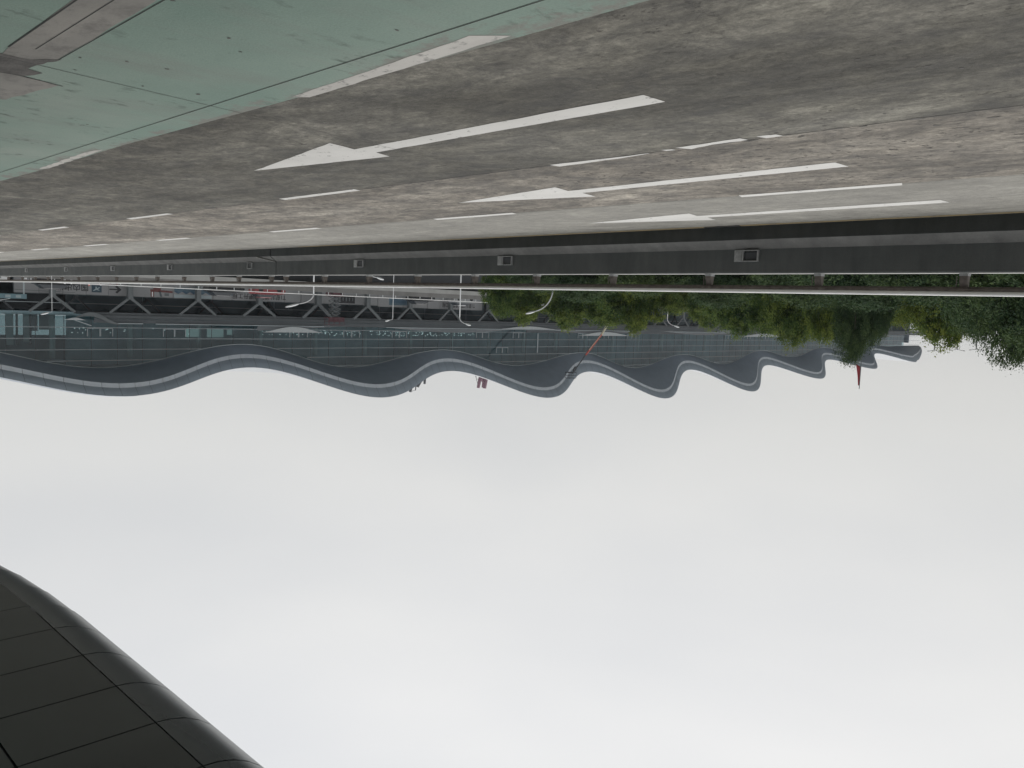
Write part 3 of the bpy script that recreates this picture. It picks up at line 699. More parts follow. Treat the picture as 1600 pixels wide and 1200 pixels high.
for i in range(13):   # dark swooping end of the lower canopy
    t = i / 12; x = -35.0 - 5.4 * t; z = 4.85 + .95 * sin(pi * .5 * (1 - abs(2 * t - .8))) * (1 - t) - .0 * t
    z2 = 4.75 - .55 * sin(pi * min(1, t * 1.3)) + .75 * t
    vs += [(x, 111.3, z2), (x, 111.3, z2 - .55 * sin(pi * (t * .9 + .05)))]
tp(MB().add(vs, [(2 * i, 2 * i + 1, 2 * i + 3, 2 * i + 2) for i in range(12)]), 'canopy_end', M_COLS)
tp(MB().bar((-34.9, 111.2, 4.95), (-36.9, 111.2, 5.65), .05, .09), 'canopy_end_trim', M_CANL)
# wavy dark lip of the lower canopy
vs = []
for i in range(121):
    x = -60 - 2.0 * i; zt = 5.45 + .42 * cos(2 * pi * (x + 58) / PER); vs += [(x, 112.3, zt + .25), (x, 112.0, 5.2)]
tp(MB().add(vs, [(2 * i, 2 * i + 1, 2 * i + 3, 2 * i + 2) for i in range(120)]), 'canopy_lip', M_CANOPY)
# forked columns
def forked(x, y, zj, w, zt=4.05, sp=2.55, sh=True):
    mm = M_COLS if sh else M_COLB
    c = MB().box(x - w / 2, x + w / 2, y - w / 2, y + w / 2, DK, zj + .1).build('forked_column', mm, T); c.matrix_parent_inverse = TI
    for s_ in (-1, 1):
        MB().bar((x + s_ * .12, y, zj - .05), (x + s_ * sp, y, zt), w * .42, w * .5).build('strut', mm, c)
for x, zj, w in ((-23.6, 2.1, .62), (-32.7, 2.1, .62), (-41.9, 2.1, .62), (-51, 2.1, .62), (-60.2, 2.2, .70), (-69.5, 3.0, .8), (-78.6, 3.1, .72), (-87.8, 3.0, .66), (-96.9, 3.0, .66)):
    forked(x, 111.2 if w > .7 else 112, zj if zj < 2.9 else zj - 1.05, w, 4.0)
for i in range(22):
    forked(-106.2 - 9.15 * i, 112, 2.0, .62)
for i in range(30):
    forked(-27.8 - 9.15 * i + 0, 117, 2.3, .42, 4.0, 1.9, False)

# ------------------------------------------------------------------ printed hoardings on the forecourt
HT = 1.80
def text_mesh(txt, size, m, name, parent, x, y, z, bold=.012, inv=None, align='LEFT', sx=1.0):
    cu = bpy.data.curves.new('t', 'FONT'); cu.body = txt; cu.size = size; cu.offset = bold * size; cu.align_x = align
    cu.resolution_u = 2
    ob = bpy.data.objects.new('t', cu); COL.objects.link(ob)
    dg = bpy.context.evaluated_depsgraph_get(); me = bpy.data.meshes.new_from_object(ob.evaluated_get(dg))
    bpy.data.objects.remove(ob); bpy.data.curves.remove(cu)
    me.transform(Matrix.Translation((x, y, z)) @ Matrix.Rotation(pi / 2, 4, 'X') @ Matrix.Diagonal((sx, 1, 1, 1)))
    me.materials.clear(); me.materials.append(m); me.name = name
    o = bpy.data.objects.new(name, me); link(o, parent)
    if inv is not None: o.matrix_parent_inverse = inv
    return o
def hoarding(xa, xb, label, joints=1, top=HT, lean=0):
    e = empty('hoarding', ((xa + xb) / 2, 113, DK), label, 'hoarding', 'printed hoardings along the forecourt')
    inv = Matrix.Translation((-(xa + xb) / 2, -113, -DK)); n = max(1, joints)
    for i in range(n):
        a_ = xa + (xb - xa) * i / n; b2 = xa + (xb - xa) * (i + 1) / n
        o = MB().box(b2 + .02, a_ - .02, 113, 113.06, DK + .05, top - .02 * (i % 2)).build('panel', M_HOARD, e); o.matrix_parent_inverse = inv
    o = MB().box(xb, xa, 112.97, 113.08, top + .003, top + .07).build('top_rail', M_FRAMED, e); o.matrix_parent_inverse = inv
    o = MB().box(xb, xb + .1, 113.08, 113.4, DK, top).box(xa - .1, xa, 113.08, 113.4, DK, top).build('back_brace', M_FRAMED, e); o.matrix_parent_inverse = inv
    return e, inv
def flat(poly, name, m, e, inv, y=112.985):
    me = bpy.data.meshes.new(name); me.from_pydata([(a_, y, b_) for a_, b_ in poly], [], [tuple(range(len(poly)))]); me.materials.append(m)
    o = bpy.data.objects.new(name, me); link(o, e); o.matrix_parent_inverse = inv; return o
e, inv = hoarding(-28.8, -42.3, 'pale hoarding with a black arrow, plane symbol and domestic departure characters', 5)
flat([(-41.2, .98), (-40.65, 1.50), (-40.42, 1.34), (-40.72, 1.07), (-39.7, 1.07), (-39.7, .91), (-40.72, .91), (-40.40, .62), (-40.62, .46)], 'arrow_symbol', M_BLACK, e, inv)
flat([(-38.75, .55), (-37.55, .55), (-37.55, 1.45), (-38.75, 1.45)], 'plane_sign', M_NAVY, e, inv)
flat([(-38.6, .82), (-38.45, .78), (-38.2, .92), (-38.12, .72), (-38.02, .72), (-38.0, 1.0), (-37.75, 1.18), (-37.7, 1.28), (-37.86, 1.26), (-38.1, 1.13), (-38.45, 1.22), (-38.52, 1.18), (-38.3, 1.03), (-38.45, .93)], 'plane_mark', M_PALE, e, inv, 112.978)
text_mesh('国内出发', 1.02, M_BLACK, 'sign_characters', e, -37.2, 112.98, .52, inv=inv, sx=.93)
text_mesh('Domestic Departure', .40, M_BLACK, 'sign_small_text', e, -34.9, 112.975, 1.05, inv=inv, sx=.8)
flat([(-35.6, 1.62), (-28.9, 1.50), (-28.9, 1.45), (-35.6, 1.57)], 'printed_stripe', M_FRAMED, e, inv)
e, inv = hoarding(-42.35, -53.6, 'hoarding with a dull red gate print and rippling blue bands', 4)
flat([(-47.9, .9), (-44.9, .75), (-44.9, 1.05), (-47.9, 1.15)], 'red_print', M_REDP, e, inv)
flat([(-45.4, 1.0), (-44.95, 1.0), (-44.95, 1.75), (-45.4, 1.75)], 'red_print', M_REDP, e, inv, 112.978)
flat([(-45.25, 1.1), (-45.1, 1.1), (-45.1, 1.7), (-45.25, 1.7)], 'white_print', M_WHT, e, inv, 112.97)
flat([(-46.3, .98), (-46.05, .98), (-46.2, 1.7), (-46.5, 1.7)], 'dark_print', M_FRAMED, e, inv)
flat([(-47.4, 1.2), (-46.8, 1.2), (-46.8, 1.6), (-47.4, 1.6)], 'dark_print', M_COLS, e, inv)
flat([(-46.3, .55), (-45.3, .55), (-45.3, .9), (-46.3, .9)], 'dark_print', M_REDP, e, inv, 112.975)
wv = [(-53.4, .5)] + [(-53.4 + i * .16, 1.08 + .14 * sin(i * .9)) for i in range(34)] + [(-48.1, .5)]
flat(wv, 'blue_wave_print', M_DBLUE, e, inv)
wv = [(-53.4, .3)] + [(-53.4 + i * .16, .88 + .10 * sin(i * .9 + 1.5)) for i in range(34)] + [(-48.1, .3)]
flat(wv, 'blue_wave_print', M_BLUE, e, inv, 112.978)
flat([(-53.4, 1.3), (-48.1, 1.3), (-48.1, 1.74), (-53.4, 1.74)], 'pale_sky_print', M_PALE, e, inv)
e, inv = hoarding(-53.65, -67.6, 'hoarding with bold black project lettering between two forked columns', 5)
wv = [(-56.6, .6)] + [(-56.6 + i * .16, 1.05 + .10 * sin(i * 1.0)) for i in range(16)] + [(-54.0, .6)]
flat(wv, 'blue_wave_print', M_DBLUE, e, inv)
text_mesh('T1航站楼改造提升工程', .86, M_BLACK, 'project_lettering', e, -65.0, 112.98, .85, inv=inv, sx=.98)
e, inv = hoarding(-67.65, -81.9, 'plain grey hoarding with a black picture poster behind the scissor lift', 5)
flat([(-77.4, .5), (-73.4, .5), (-73.4, 1.62), (-77.4, 1.62)], 'black_poster', M_BLACK, e, inv)
for i in range(6): flat([(-77.1 + i * .6, .7), (-76.85 + i * .6, .7), (-76.9 + i * .6, 1.2 + .1 * (i % 3)), (-77.05 + i * .6, 1.25)], 'poster_figure', M_COLS, e, inv, 112.978)
e, inv = hoarding(-81.95, -92.5, 'hoarding with a blue printed panel left of the plain boards', 4, top=1.95)
flat([(-88.2, .5), (-84.2, .5), (-84.2, 1.6), (-88.2, 1.6)], 'blue_print', M_BLUE, e, inv)
flat([(-87.9, .75), (-84.5, .75), (-84.5, 1.2), (-87.9, 1.3)], 'blue_print', M_DBLUE, e, inv, 112.978)
e, inv = hoarding(-92.55, -105.5, 'last hoarding before the trees with small black project lettering', 5, top=1.98)
text_mesh('T1航站楼改造提升工程', .92, M_BLACK, 'project_lettering', e, -103.6, 112.98, .9, inv=inv, sx=.84)
tsn = MB().box(-29.6, -24, 110.9, 111.1, 2.0, 2.55).build('teal_sign_board', M_TEAL); tag(tsn, 'teal sign board above the pale hoarding at the near terminal end', 'sign')
for q in range(4): MB().box(-29.0 + q * 1.1, -28.45 + q * 1.1, 110.86, 110.895, 2.12, 2.45).build('sign_character', M_PALE, tsn)
MB().bar((-27.9, 111, 2.56), (-24.5, 111, 3.3), .05).build('stay_rod', M_WHT, tsn)
MB().box(-24.2, -24.05, 110.95, 111.05, DK, 2.0).box(-29.4, -29.25, 110.95, 111.05, DK, 2.0).build('post', M_FRAME, tsn)

# ------------------------------------------------------------------ cars on the forecourt
def make_car(m):
    e = bpy.data.objects.new('parked_car', None)
    body = [(-2.25, .35), (-2.3, .75), (-2.1, .95), (-1.3, 1.02), (1.0, 1.0), (2.1, .86), (2.3, .6), (2.25, .3), (1.75, .28), (1.65, .55), (1.35, .66), (1.05, .55), (.95, .27), (-.95, .27), (-1.05, .55), (-1.35, .66), (-1.65, .55), (-1.75, .3)]
    def P(mb, n, mm, par=e): return mb.build(n, mm, par)
    P(MB().prism(body, 'y', -.88, .88), 'body', m)
    def cab(z0, z1, xa, xb, xc, xd, w0, w1):
        return MB().add([(xa, -w0, z0), (xd, -w0, z0), (xd, w0, z0), (xa, w0, z0), (xb, -w1, z1), (xc, -w1, z1), (xc, w1, z1), (xb, w1, z1)], [(0, 3, 2, 1), (4, 5, 6, 7), (0, 1, 5, 4), (1, 2, 6, 5), (2, 3, 7, 6), (3, 0, 4, 7)])
    P(cab(1.0, 1.40, -1.9, -1.35, .45, 1.15, .82, .66), 'window_band', M_CGLASS)
    P(cab(1.402, 1.46, -1.38, -1.1, .2, .48, .67, .6), 'roof', m)
    for x in (-1.35, 1.35):
        for s_ in (-1, 1): P(MB().tube([(x, s_ * .70, .33), (x, s_ * .90, .33)], .33, 12), 'wheel', M_TYRE)
    for s_ in (-1, 1): P(MB().box(2.2, 2.3, s_ * .6 - .18, s_ * .6 + .18, .62, .76), 'headlight', M_WHT)
    return e
M_CARW = mat('car_white', (.66, .67, .67), .3); M_CARB = mat('car_black', (.02, .021, .024), .2); M_CARR = mat('car_red', (.26, .05, .055), .3); M_CARG = mat('car_silver', (.32, .33, .34), .3, .5)
protos = {}
for key, mm in (('w', M_CARW), ('b', M_CARB), ('r', M_CARR), ('s', M_CARG)):
    protos[key] = make_car(mm)
used = set()
for x, y, key, lb, rz in ((-29.0, 98.2, 'b', 'black car parked in front of the arrow hoarding', 0), (-22.0, 98.4, 'w', 'white car nearest the end of the guard rail', 0), (-57.0, 104.0, 'r', 'red car parked before the bold project lettering', 0), (-48.0, 98.2, 'b', 'black car close behind the guard rail, below the blue wave print', 0),
                      (-83.6, 104.0, 'b', 'black car parked before the blue printed panel', 0), (-91.5, 103.0, 's', 'silver car beside the last hoarding', 0)):
    c = copy_tree(protos[key]) if key in used else protos[key]
    if key not in used:
        used.add(key); link(c)
    c.location = (x, y, DK); c.rotation_euler = (0, 0, pi + rz); tag(c, lb, 'car', 'cars parked on the forecourt')

# ------------------------------------------------------------------ plastic bollards just inside the parapet
def bollard(x, m, lab, h=.62):
    e = empty('plastic_bollard', (x, 96.2, DK), lab, 'bollard', 'plastic bollards inside the forecourt parapet'); inv = Matrix.Translation((-x, -96.2, -DK))
    for nm, mb, mm in (('base', MB().tube([(x, 96.2, DK), (x, 96.2, DK + .06)], .2, 10), M_TYRE), ('body', MB().tube([(x, 96.2, DK + .06), (x, 96.2, DK + h)], [.13, .08], 10), m), ('band', MB().tube([(x, 96.2, DK + h * .7), (x, 96.2, DK + h * .86)], [.12, .105], 10), M_REDP if m is M_WHT else M_WHT)):
        o = mb.build(nm, mm, e, True); o.matrix_parent_inverse = inv
for x, m, lab, h in ((-22.3, M_WHT, 'white bollard nearest the terminal end', .85), (-24.0, M_WHT, 'second white bollard from the terminal end', .8), (-25.6, M_WHT, 'third white bollard from the terminal end', .85), (-29.3, M_WHT, 'white bollard of the pair, nearer the terminal end', .85), (-29.95, M_WHT, 'white bollard of the pair, nearer the red one', .85),
               (-31.7, M_LRED, 'only red bollard inside the parapet', .95), (-32.9, M_WHT, 'white bollard just left of the red one', .85), (-33.9, M_WHT, 'white bollard second to the left of the red one', .8), (-34.6, M_WHT, 'leftmost white bollard of the row', .8)):
    bollard(x, m, lab, h)
# ------------------------------------------------------------------ street lamps
GZ = -6.4
def lamp(x, y, top, arm, drop, label, r=.07, bend=1.6, head=.75, z0=GZ, mm=M_WHT):
    """pole up to top, arm vector (dx,dy) rising by drop to the head"""
    e = empty('street_lamp', (x, y, z0), label, 'street lamp', 'white street lamps beyond the barrier')
    inv = Matrix.Translation((-x, -y, -z0)); dx, dy = arm
    def P(mb, n, sm=True):
        o = mb.build(n, mm, e, sm); o.matrix_parent_inverse = inv; return o
    P(MB().tube([(x, y, z0), (x, y, z0 + .3), (x, y, top)], [r * 1.9, r * 1.3, r * .9], 10), 'pole')
    pts = []
    for i in range(9):
        t = i / 8; a_ = t * pi / 2 * .86
        pts.append((x + dx * (1 - cos(a_)), y + dy * (1 - cos(a_)), top + drop * sin(a_)))
    P(MB().tube(pts, [r * .9 - r * .35 * i / 8 for i in range(9)], 8), 'arm')
    ex, ey, ez = pts[-1]; l = math.hypot(dx, dy); ux, uy = dx / l, dy / l
    sl = .28; H = MB(); n = 7; b0 = []
    for i in range(n):
        t = i / (n - 1); w_ = .05 + .13 * sin(pi * min(1, .15 + t * .8)); h_ = .03 + .06 * sin(pi * min(1, .1 + t * .85))
        b0.append(((ex + ux * head * t, ey + uy * head * t, ez + sl * head * t), w_, h_))
    vs = []
    for (c_, w_, h_) in b0:
        for k_ in range(8):
            a_ = 2 * pi * k_ / 8; vs.append((c_[0] - uy * w_ * cos(a_), c_[1] + ux * w_ * cos(a_), c_[2] + h_ * sin(a_)))
    fs = [(i * 8 + k_, i * 8 + (k_ + 1) % 8, (i + 1) * 8 + (k_ + 1) % 8, (i + 1) * 8 + k_) for i in range(n - 1) for k_ in range(8)] + [tuple(range(8)), tuple((n - 1) * 8 + k_ for k_ in range(8))]
    P(H.add(vs, fs), 'lamp_head')
    return e
lamp(-42.97, 38.95, .15, (1.15, 1.0), 1.55, 'white street lamp in front of the leafy tree tops, arm to the right', .055, head=.62)
lamp(-30.48, 49.35, 1.08, (1.05, .65), .70, 'white street lamp before the project lettering, arm to the right', .045, head=.85)
lamp(-41.1, 46.44, 2.35, (-.35, -.45), .42, 'tall white street lamp by the first tree, short arm to the left', .042, head=.40)
lamp(-23.78, 81.6, 3.3, (.30, .1), .15, 'very thin street lamp crossing the arrow hoarding', .02, head=.62)
lamp(-51.1, 67.9, 2.95, (.3, .28), .18, 'thin street lamp before the blue printed panel', .028, head=.42)
lamp(-67.65, 59.35, 2.35, (-.55, -.65), .55, 'street lamp whose head shows above the first leafy crowns', .04, head=.50)
lamp(-74.3, 50.8, 1.9, (-.5, -.8), .75, 'street lamp in the dip between the tree crowns', .045, head=.55)
lamp(-34.6, 49.0, -.55, (-.7, -.4), .25, 'low white lamp showing between the barrier posts', .05, head=.5)
for i, (x, y, zt, lb) in enumerate(((-152.2, 49.3, 5.75, 'leftmost but two twin armed light mast above the tree tops'), (-152.9, 47.2, 5.0, 'shortest twin armed light mast above the tree tops'), (-153.2, 46.0, 5.4, 'twin armed light mast right beside the shortest one'), (-154, 43.3, 5.2, 'twin armed light mast half hidden by the big left tree'))):
    e = empty('light_mast', (x, y, GZ), ('twin armed light mast nearest the roof tip', 'smallest twin armed light mast of the middle pair', 'taller twin armed light mast of the middle pair', 'twin armed light mast half hidden by the big tree')[i], 'light mast', 'twin armed light masts far behind the trees')
    inv = Matrix.Translation((-x, -y, -GZ))
    for nm, mb in (('pole', MB().tube([(x, y, GZ), (x, y, zt)], [.13, .08], 8)), ('arm', MB().bar((x - .25, y - .85, zt + .18), (x, y, zt), .07).bar((x + .2, y + .7, zt + .18), (x, y, zt), .07)), ('lamp_head', MB().bar((x - .25, y - .85, zt + .18), (x - .32, y - 1.15, zt + .2), .2, .1)), ('lamp_head', MB().bar((x + .2, y + .7, zt + .18), (x + .28, y + 1.0, zt + .2), .2, .1))):
        o = mb.build(nm, M_MACH, e); o.matrix_parent_inverse = inv
# flagpole
fp = empty('flagpole', (-111.25, 45.0, GZ), 'slim flagpole with a limp red flag above the roof edge', 'flagpole')
inv = Matrix.Translation((111.25, -45.0, -GZ))
o = MB().tube([(-111.25, 45, GZ), (-111.25, 45, 10.25)], [.10, .05], 8).build('pole', M_COLS, fp); o.matrix_parent_inverse = inv
o = MB().tube([(-111.25, 45, 10.25), (-111.25, 45, 10.38)], [.09, .03], 8).build('finial', M_GALV, fp); o.matrix_parent_inverse = inv
vs = []; nz = 10
for i in range(nz + 1):
    t = i / nz; z = 9.9 - 2.5 * t
    for j in range(6):
        s_ = j / 5; wd = (.16 + .50 * t) * s_
        vs.append((-111.25 + .15 * sin(j * 2.1 + t * 2) * s_, 45 + wd + .03, z - .35 * s_ * t))
fl = MB().add(vs, [(i * 6 + j, i * 6 + j + 1, (i + 1) * 6 + j + 1, (i + 1) * 6 + j) for i in range(nz) for j in range(5)]).build('flag', M_RED, fp, True); fl.matrix_parent_inverse = inv
sm = fl.modifiers.new('thick', 'SOLIDIFY'); sm.thickness = .02

# ------------------------------------------------------------------ lifts and booms
bl = empty('boom_lift', (-134.5, 107, DK), 'red and cream telescopic boom lift reaching up to the roof edge', 'boom lift')
BI = Matrix.Translation((134.5, -107, -DK))
def bp_(mb, n, m, e=bl, inv=BI, sm=False):
    o = mb.build(n, m, e, sm); o.matrix_parent_inverse = inv; return o
A_, B_, C_ = Vector((-134.9, 107, 2.2)), Vector((-130.2, 107, 8.6)), Vector((-124.9, 107, 13.6))
A_ = Vector((-135.5, 107, 4.2)); A0 = Vector((-137.2, 107, 1.6)); D_ = Vector((-129.6, 107, 9.2)); E_ = Vector((-124.8, 107, 13.7))
M_ = A_.lerp(D_, .35)
bp_(MB().box(-138.6, -135.2, 106, 108, DK + .45, 1.3), 'chassis', M_LRED); bp_(MB().box(-138.2, -136.2, 106.3, 107.7, 1.31, 2.0), 'turntable', M_MACH)
for x in (-138.1, -135.7):
    for y in (105.95, 108.05): bp_(MB().tube([(x, y - .2, .3), (x, y + .2, .3)], .45, 12), 'wheel', M_TYRE)
bp_(MB().bar(A0, M_, .34, .34), 'outer_boom', M_CREAM); bp_(MB().bar(M_, D_.lerp(E_, .2), .24, .28), 'middle_boom', M_LRED); bp_(MB().bar(D_.lerp(E_, .2), E_, .16, .18), 'inner_boom', M_MACH)
bp_(MB().bar(M_ + Vector((.2, -.16, -.1)), D_ + Vector((.2, -.16, -.1)), .07, .07), 'hydraulic_hose', M_CREAM)
bk = MB()
bx0, bz0 = -125.3, 13.5
for z in (bz0, bz0 + .55, bz0 + 1.1):
    for y in (106.4, 107.6): bk.bar((bx0, y, z), (bx0 + 1.9, y, z), .06)
    for x in (bx0, bx0 + 1.9): bk.bar((x, 106.4, z), (x, 107.6, z), .06)
for x in (bx0, bx0 + .95, bx0 + 1.9):
    for y in (106.4, 107.6): bk.bar((x, y, bz0), (x, y, bz0 + 1.1), .06)
bk.box(bx0, bx0 + 1.9, 106.4, 107.6, bz0 - .08, bz0)
bp_(bk, 'basket', M_MACH)
bp_(MB().bar((bx0 + .1, 107, 13.2), (bx0 - .5, 107, 12.5), .3, .5), 'basket_joint', M_MACH)
# folded booms standing behind the roof
def folded(name, x, y, segs, label, m, wires=()):
    e = empty(name, (x, y, GZ), label, 'crane', 'maroon folded booms behind the roof'); inv = Matrix.Translation((-x, -y, -GZ))
    bp_(MB().box(x - 2, x + 2, y - 1.3, y + 1.3, GZ + .5, GZ + 2.2), 'chassis', M_MACH, e, inv)
    for q in (-1.4, 1.4): bp_(MB().tube([(x + q, y - 1.5, GZ + .6), (x + q, y + 1.5, GZ + .6)], .6, 12), 'wheel', M_TYRE, e, inv)
    for (a_, b_, w_) in segs: bp_(MB().tube([a_, tuple((Vector(a_) + Vector(b_)) / 2), b_], [w_ * .8, w_, w_ * .9], 8), 'boom_section', m, e, inv, True)
    for (a_, b_) in wires: bp_(MB().tube([a_, b_], .05, 5), 'stay_wire', M_MACH, e, inv)
    return e
Yc = 150
folded('folded_crane', -141.5, Yc, [((-141.5, Yc, GZ + 1), (-142.6, Yc, 17), .5), ((-142.6, Yc, 16.6), (-141.7, Yc, 21.4), .50), ((-142.0, Yc + .3, 17.4), (-141.5, Yc + .3, 21.2), .40), ((-140.3, Yc, 17.8), (-139.6, Yc, 21.2), .42), ((-141.9, Yc, 17.6), (-140.2, Yc, 18.4), .38), ((-140.1, Yc, 18.3), (-141.3, Yc, 20.0), .3)],
       'maroon folded crane boom with stay wires rising behind a roof trough', M_MAROON, [((-137.9, Yc, 16.5), (-138.9, Yc, 19.0)), ((-138.9, Yc, 19.0), (-139.6, Yc, 20.8)), ((-138.9, Yc, 19.0), (-140.2, Yc, 19.0)), ((-138.9, Yc, 19.0), (-138.5, Yc, 17.3))])
folded('folded_crane', -120.2, Yc, [((-120.2, Yc, GZ + 1), (-119.6, Yc, 19), .5), ((-119.2, Yc, 18.6), (-118.35, Yc, 21.3), .34), ((-120.2, Yc, 18.6), (-119.9, Yc, 21.0), .13), ((-122.4, Yc, 17.4), (-120.5, Yc, 20.2), .34), ((-122.6, Yc, 17.5), (-122.55, Yc, 19.6), .3)],
       'dark knuckled crane boom just showing over a roof crest', M_MACH, [((-118.6, Yc, 21.2), (-119.9, Yc, 20.9))])
# scissor lift
sl = empty('scissor_lift', (-70.6, 108.5, DK), 'raised scissor lift with a dark red platform before the poster', 'scissor lift'); SI = Matrix.Translation((70.6, -108.5, -DK))
bp_(MB().box(-71.9, -69.4, 108, 109, DK + .25, DK + .8), 'base', M_SCI, sl, SI)
for x in (-71.5, -69.8):
    for y in (107.95, 109.05): bp_(MB().tube([(x, y - .1, DK + .22), (x, y + .1, DK + .22)], .22, 10), 'wheel', M_TYRE, sl, SI)
zz = DK + .85
for i in range(5):
    for y in (108.1, 108.9):
        bp_(MB().bar((-71.5, y, zz), (-69.9, y, zz + .62), .09, .1), 'scissor_arm', M_COLS, sl, SI); bp_(MB().bar((-69.9, y + .05, zz), (-71.5, y + .05, zz + .62), .09, .1), 'scissor_arm', M_COLS, sl, SI)
    zz += .62
pf_ = MB().box(-72.1, -69.3, 107.9, 109.1, zz, zz + .12)
for x in (-72.1, -71.2, -70.2, -69.35):
    for y in (107.9, 109.05): pf_.box(x, x + .05, y, y + .05, zz + .12, zz + 1.15)
for z in (zz + .6, zz + 1.12): pf_.box(-72.1, -69.3, 107.9, 107.95, z, z + .06).box(-72.1, -69.3, 109.05, 109.1, z, z + .06)
pf_.box(-72.08, -69.32, 107.96, 107.98, zz + .13, zz + .58)
bp_(pf_, 'platform', M_SCI, sl, SI)

# ------------------------------------------------------------------ trees
def make_tree(seed, rx, rz, height, nclump, nleaf, leaf, lm):
    """tree with its base at the origin; crown centre at height - rz*.55"""
    rnd = random.Random(seed); e = bpy.data.objects.new('leafy_tree', None)
    cz = height - rz
    tr = MB(); tr.tube([(0, 0, 0), (.1, .05, height * .3), (.0, .1, cz - rz * .3)], [.26, .2, .15], 9)
    tips = []
    for i in range(9):
        a_ = i * 2.4 + rnd.random(); r_ = rx * rnd.uniform(.45, .8); z_ = cz + rz * rnd.uniform(-.35, .6)
        m_ = (cos(a_) * r_ * .45, sin(a_) * r_ * .45, (z_ + cz - rz * .5) / 2)
        tr.tube([(0, .08, cz - rz * rnd.uniform(.35, .8)), m_, (cos(a_) * r_, sin(a_) * r_, z_)], [.11, .07, .025], 6)
    t_ = tr.build('trunk', M_BARK, e, True)
    lobes = []
    for i in range(15):
        a_ = i * 2.4 + rnd.uniform(-.4, .4); q = (.2, .5, .72)[i % 3] * rnd.uniform(.85, 1.1); zf = (.62, .42, .05)[i % 3] + rnd.uniform(-.12, .12) - (.45 if i % 5 == 0 else 0)
        lobes.append((cos(a_) * rx * q, sin(a_) * rx * q, cz + rz * zf, rnd.uniform(.30, .42) * rx))
    lobes.append((0, 0, cz + rz * .45, rx * .5))
    V = []; F = []; tone = []
    for c in range(nclump):
        lx, ly, lz, lr = lobes[c % len(lobes)]
        while True:
            d = Vector((rnd.gauss(0, 1), rnd.gauss(0, 1), rnd.gauss(0, 1) + .15))
            if d.length > .1: break
        d.normalize(); q = rnd.uniform(.55, 1.06) ** .5
        c0 = Vector((lx, ly, lz)) + Vector((d.x * lr, d.y * lr, d.z * lr * .85)) * q
        cr_ = rnd.uniform(.20, .42); ct = rnd.uniform(-.32, .34) + (.26 if d.z > .25 else -.05)  # upward-facing clumps toned lighter: lit crown tops put into the leaf colour
        for l in range(nleaf):
            o = Vector((rnd.gauss(0, cr_ * .6), rnd.gauss(0, cr_ * .6), rnd.gauss(0, cr_ * .42)))
            p = c0 + o; n_ = (d + Vector((rnd.gauss(0, .6), rnd.gauss(0, .6), rnd.gauss(.35, .55)))).normalized()
            u = n_.cross(Vector((rnd.random() - .5, rnd.random() - .5, rnd.random() - .5))).normalized(); v = n_.cross(u)
            s1 = leaf * rnd.uniform(.6, 1.25); s2 = s1 * .5
            b = len(V); V += [tuple(p - u * s1), tuple(p - v * s2), tuple(p + u * s1), tuple(p + v * s2)]; F.append((b, b + 1, b + 2, b + 3))
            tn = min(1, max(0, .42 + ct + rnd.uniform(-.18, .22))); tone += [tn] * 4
    me = bpy.data.meshes.new('crown'); me.from_pydata(V, [], F); me.materials.append(lm)
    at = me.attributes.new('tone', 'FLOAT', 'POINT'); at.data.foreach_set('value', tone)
    link(bpy.data.objects.new('crown', me), e)
    return e, height
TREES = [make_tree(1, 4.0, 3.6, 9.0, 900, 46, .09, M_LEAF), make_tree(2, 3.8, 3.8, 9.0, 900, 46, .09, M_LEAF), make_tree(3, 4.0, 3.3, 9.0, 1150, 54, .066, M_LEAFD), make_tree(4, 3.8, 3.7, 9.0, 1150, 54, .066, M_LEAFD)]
spots = [(-43.4, 44.2, 2.28, 2.0, 1), (-46.3, 44.2, 2.44, 2.6, 0), (-47.0, 40.4, 2.69, 2.8, 0), (-47.0, 37.3, 2.70, 2.8, 1), (-48.5, 35.4, 2.74, 2.2, 0), (-49.8, 33.5, 1.56, 2.4, 1), (-49.4, 30.5, 2.16, 2.2, 0),
         (-45.1, 25.9, 2.44, 2.4, 0), (-44.2, 23.3, 2.60, 2.3, 1), (-43.2, 21.0, 2.80, 2.2, 0), (-41.0, 18.5, 2.75, 1.7, 1), (-38.8, 16.2, 3.30, 1.35, 2), (-42.0, 16.2, 2.62, 1.0, 3), (-45.0, 16.6, 1.75, 2.3, 1), (-45.6, 14.7, 2.05, 3.0, 0), (-42.0, 13.1, 2.38, 2.1, 0), (-36.5, 10.4, 2.20, 1.7, 3), (-29.1, 7.3, 2.50, 1.7, 2), (-27.3, 5.9, 2.45, 3.0, 3), (-26.7, 3.9, 2.39, 3.6, 2),
         (-36.5, 21.5, .9, 3.4, 2), (-35.0, 26.0, .75, 3.4, 3), (-37.5, 31.0, .8, 3.6, 2), (-38.5, 36.5, .5, 3.2, 3), (-31.0, 12.5, .9, 3.3, 2), (-27.0, 9.5, 1.0, 2.8, 3),
         (-53.5, 26.0, 2.0, 3.8, 0), (-55.5, 34.0, 2.0, 3.8, 1), (-34.5, 16.8, 1.1, 3.2, 3), (-51.0, 38.5, 1.9, 3.4, 1), (-46.5, 20.0, 2.0, 3.2, 0), (-50.0, 43.0, 1.6, 3.0, 0), (-33.0, 9.5, 1.4, 3.0, 2)]
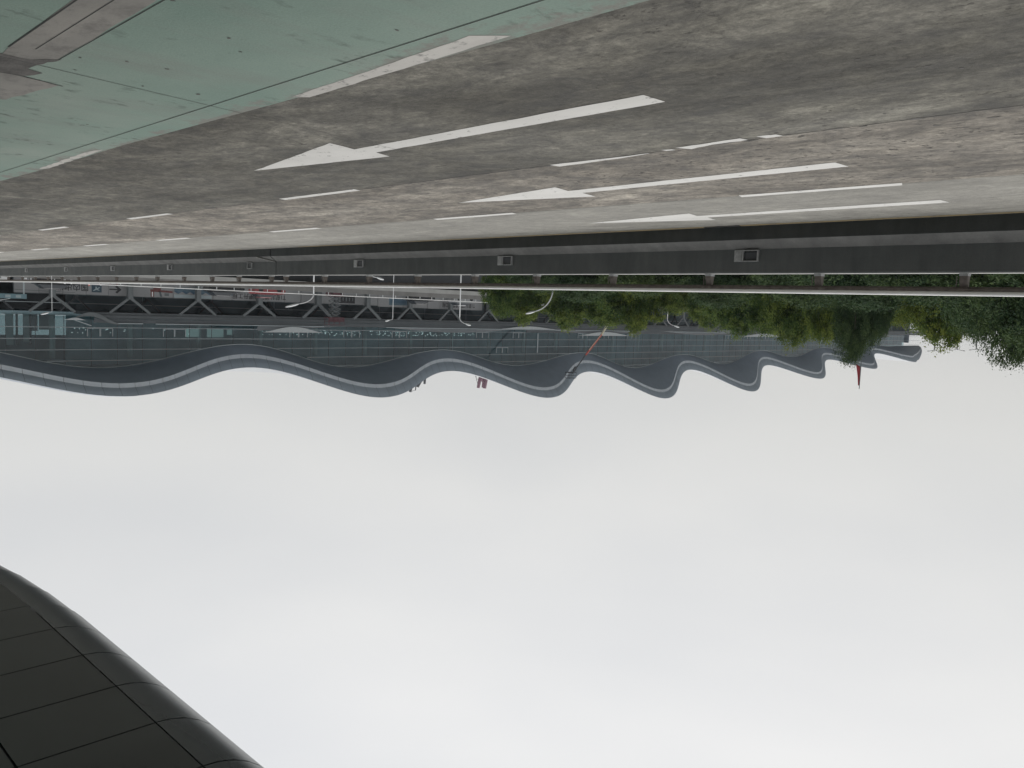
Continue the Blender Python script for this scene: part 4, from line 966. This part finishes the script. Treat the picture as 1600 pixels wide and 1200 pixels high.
tl = ['first leafy tree of the row, beside the last hoarding', 'leafy tree with yellow tips behind the curved lamp', 'bright leafy tree just right of the red boom lift', 'rounded bright tree directly below the red boom lift', 'leafy tree just right of the gap with the small lamp', 'lowest leafy tree, in the gap with the small lamp', 'leafy tree just left of the gap with the small lamp',
      'yellow green tree second to the left of the small lamp gap', 'broad green tree below the fifth roof crest', 'green tree below the sixth roof crest', 'dark tree leaning against the tall narrow one', 'tall narrow dark tree rising over the roof edge', 'small dark tree top beside the flagpole', 'low bright tree in the dip before the far roof end', 'pale green tree under the roof tip',
      'pale green tree under the twin armed masts', 'dark tree in the dip beside the big corner trees', 'dark tree standing highest among the corner trees', 'big dark corner tree behind the near railing', 'dark tree at the outer edge of the view',
      'low dark tree behind the barrier below the broad green tree', 'low dark tree behind the barrier beside the small lamp gap', 'low dark tree behind the barrier below the bright trees', 'low dark tree behind the barrier by the curved lamp', 'low dark tree behind the barrier below the pale trees', 'low dark tree behind the barrier below the corner trees',
      'back row tree behind the yellow green one', 'back row tree behind the lowest leafy tree', 'low dark tree behind the barrier under the tall narrow one', 'back row tree behind the rounded bright one', 'back row tree left of the fifth roof crest', 'back row tree behind the curved lamp', 'low dark tree between the pale trees and the corner trees']
usedt = set(); rnd = random.Random(5)
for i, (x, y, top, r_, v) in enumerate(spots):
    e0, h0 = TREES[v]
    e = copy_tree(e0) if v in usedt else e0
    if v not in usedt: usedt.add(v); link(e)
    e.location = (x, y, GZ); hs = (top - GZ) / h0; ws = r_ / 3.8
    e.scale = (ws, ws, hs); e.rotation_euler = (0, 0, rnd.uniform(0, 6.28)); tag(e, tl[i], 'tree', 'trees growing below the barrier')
    for ch in e.children: ch.parent = e
# dark hedge under the forecourt edge
rnd = random.Random(9); V = []; F = []; tone = []
for i in range(26000):
    x = rnd.uniform(-110, -16); y = 90 + rnd.gauss(0, .8); z = GZ + 2.6 * rnd.random() ** .6 + .5 * sin(x * .7) * rnd.random()
    p = Vector((x, y, z)); n_ = Vector((rnd.gauss(0, .6), -1 + rnd.gauss(0, .6), rnd.gauss(.5, .5))).normalized()
    u = n_.cross(Vector((rnd.random() - .5, rnd.random() - .5, rnd.random() - .5))).normalized(); v = n_.cross(u); s1 = .16
    b = len(V); V += [tuple(p - u * s1), tuple(p - v * s1 * .6), tuple(p + u * s1), tuple(p + v * s1 * .6)]; F.append((b, b + 1, b + 2, b + 3)); tone += [rnd.uniform(.1, .6)] * 4
me = bpy.data.meshes.new('hedge'); me.from_pydata(V, [], F); me.materials.append(M_LEAFD); at = me.attributes.new('tone', 'FLOAT', 'POINT'); at.data.foreach_set('value', tone)
tag(link(bpy.data.objects.new('hedge', me)), 'dark hedge on the low ground below the forecourt', kind='stuff')

# ------------------------------------------------------------------ thin overcast haze
hz = MB().box(-2300, 2300, -700, 3300, -7.6, 23).build('haze', MATS['boom_red_paint']); tag(hz, 'thin grey haze over the whole place', kind='stuff')
hm = bpy.data.materials.new('haze'); hm.use_nodes = True; t = hm.node_tree; t.nodes.clear()
o_ = t.nodes.new('ShaderNodeOutputMaterial'); pv = t.nodes.new('ShaderNodeVolumePrincipled'); pv.inputs['Density'].default_value = .00018; pv.inputs['Color'].default_value = (.88, .93, 1, 1)
t.links.new(pv.outputs[0], o_.inputs['Volume']); hz.data.materials.clear(); hz.data.materials.append(hm)
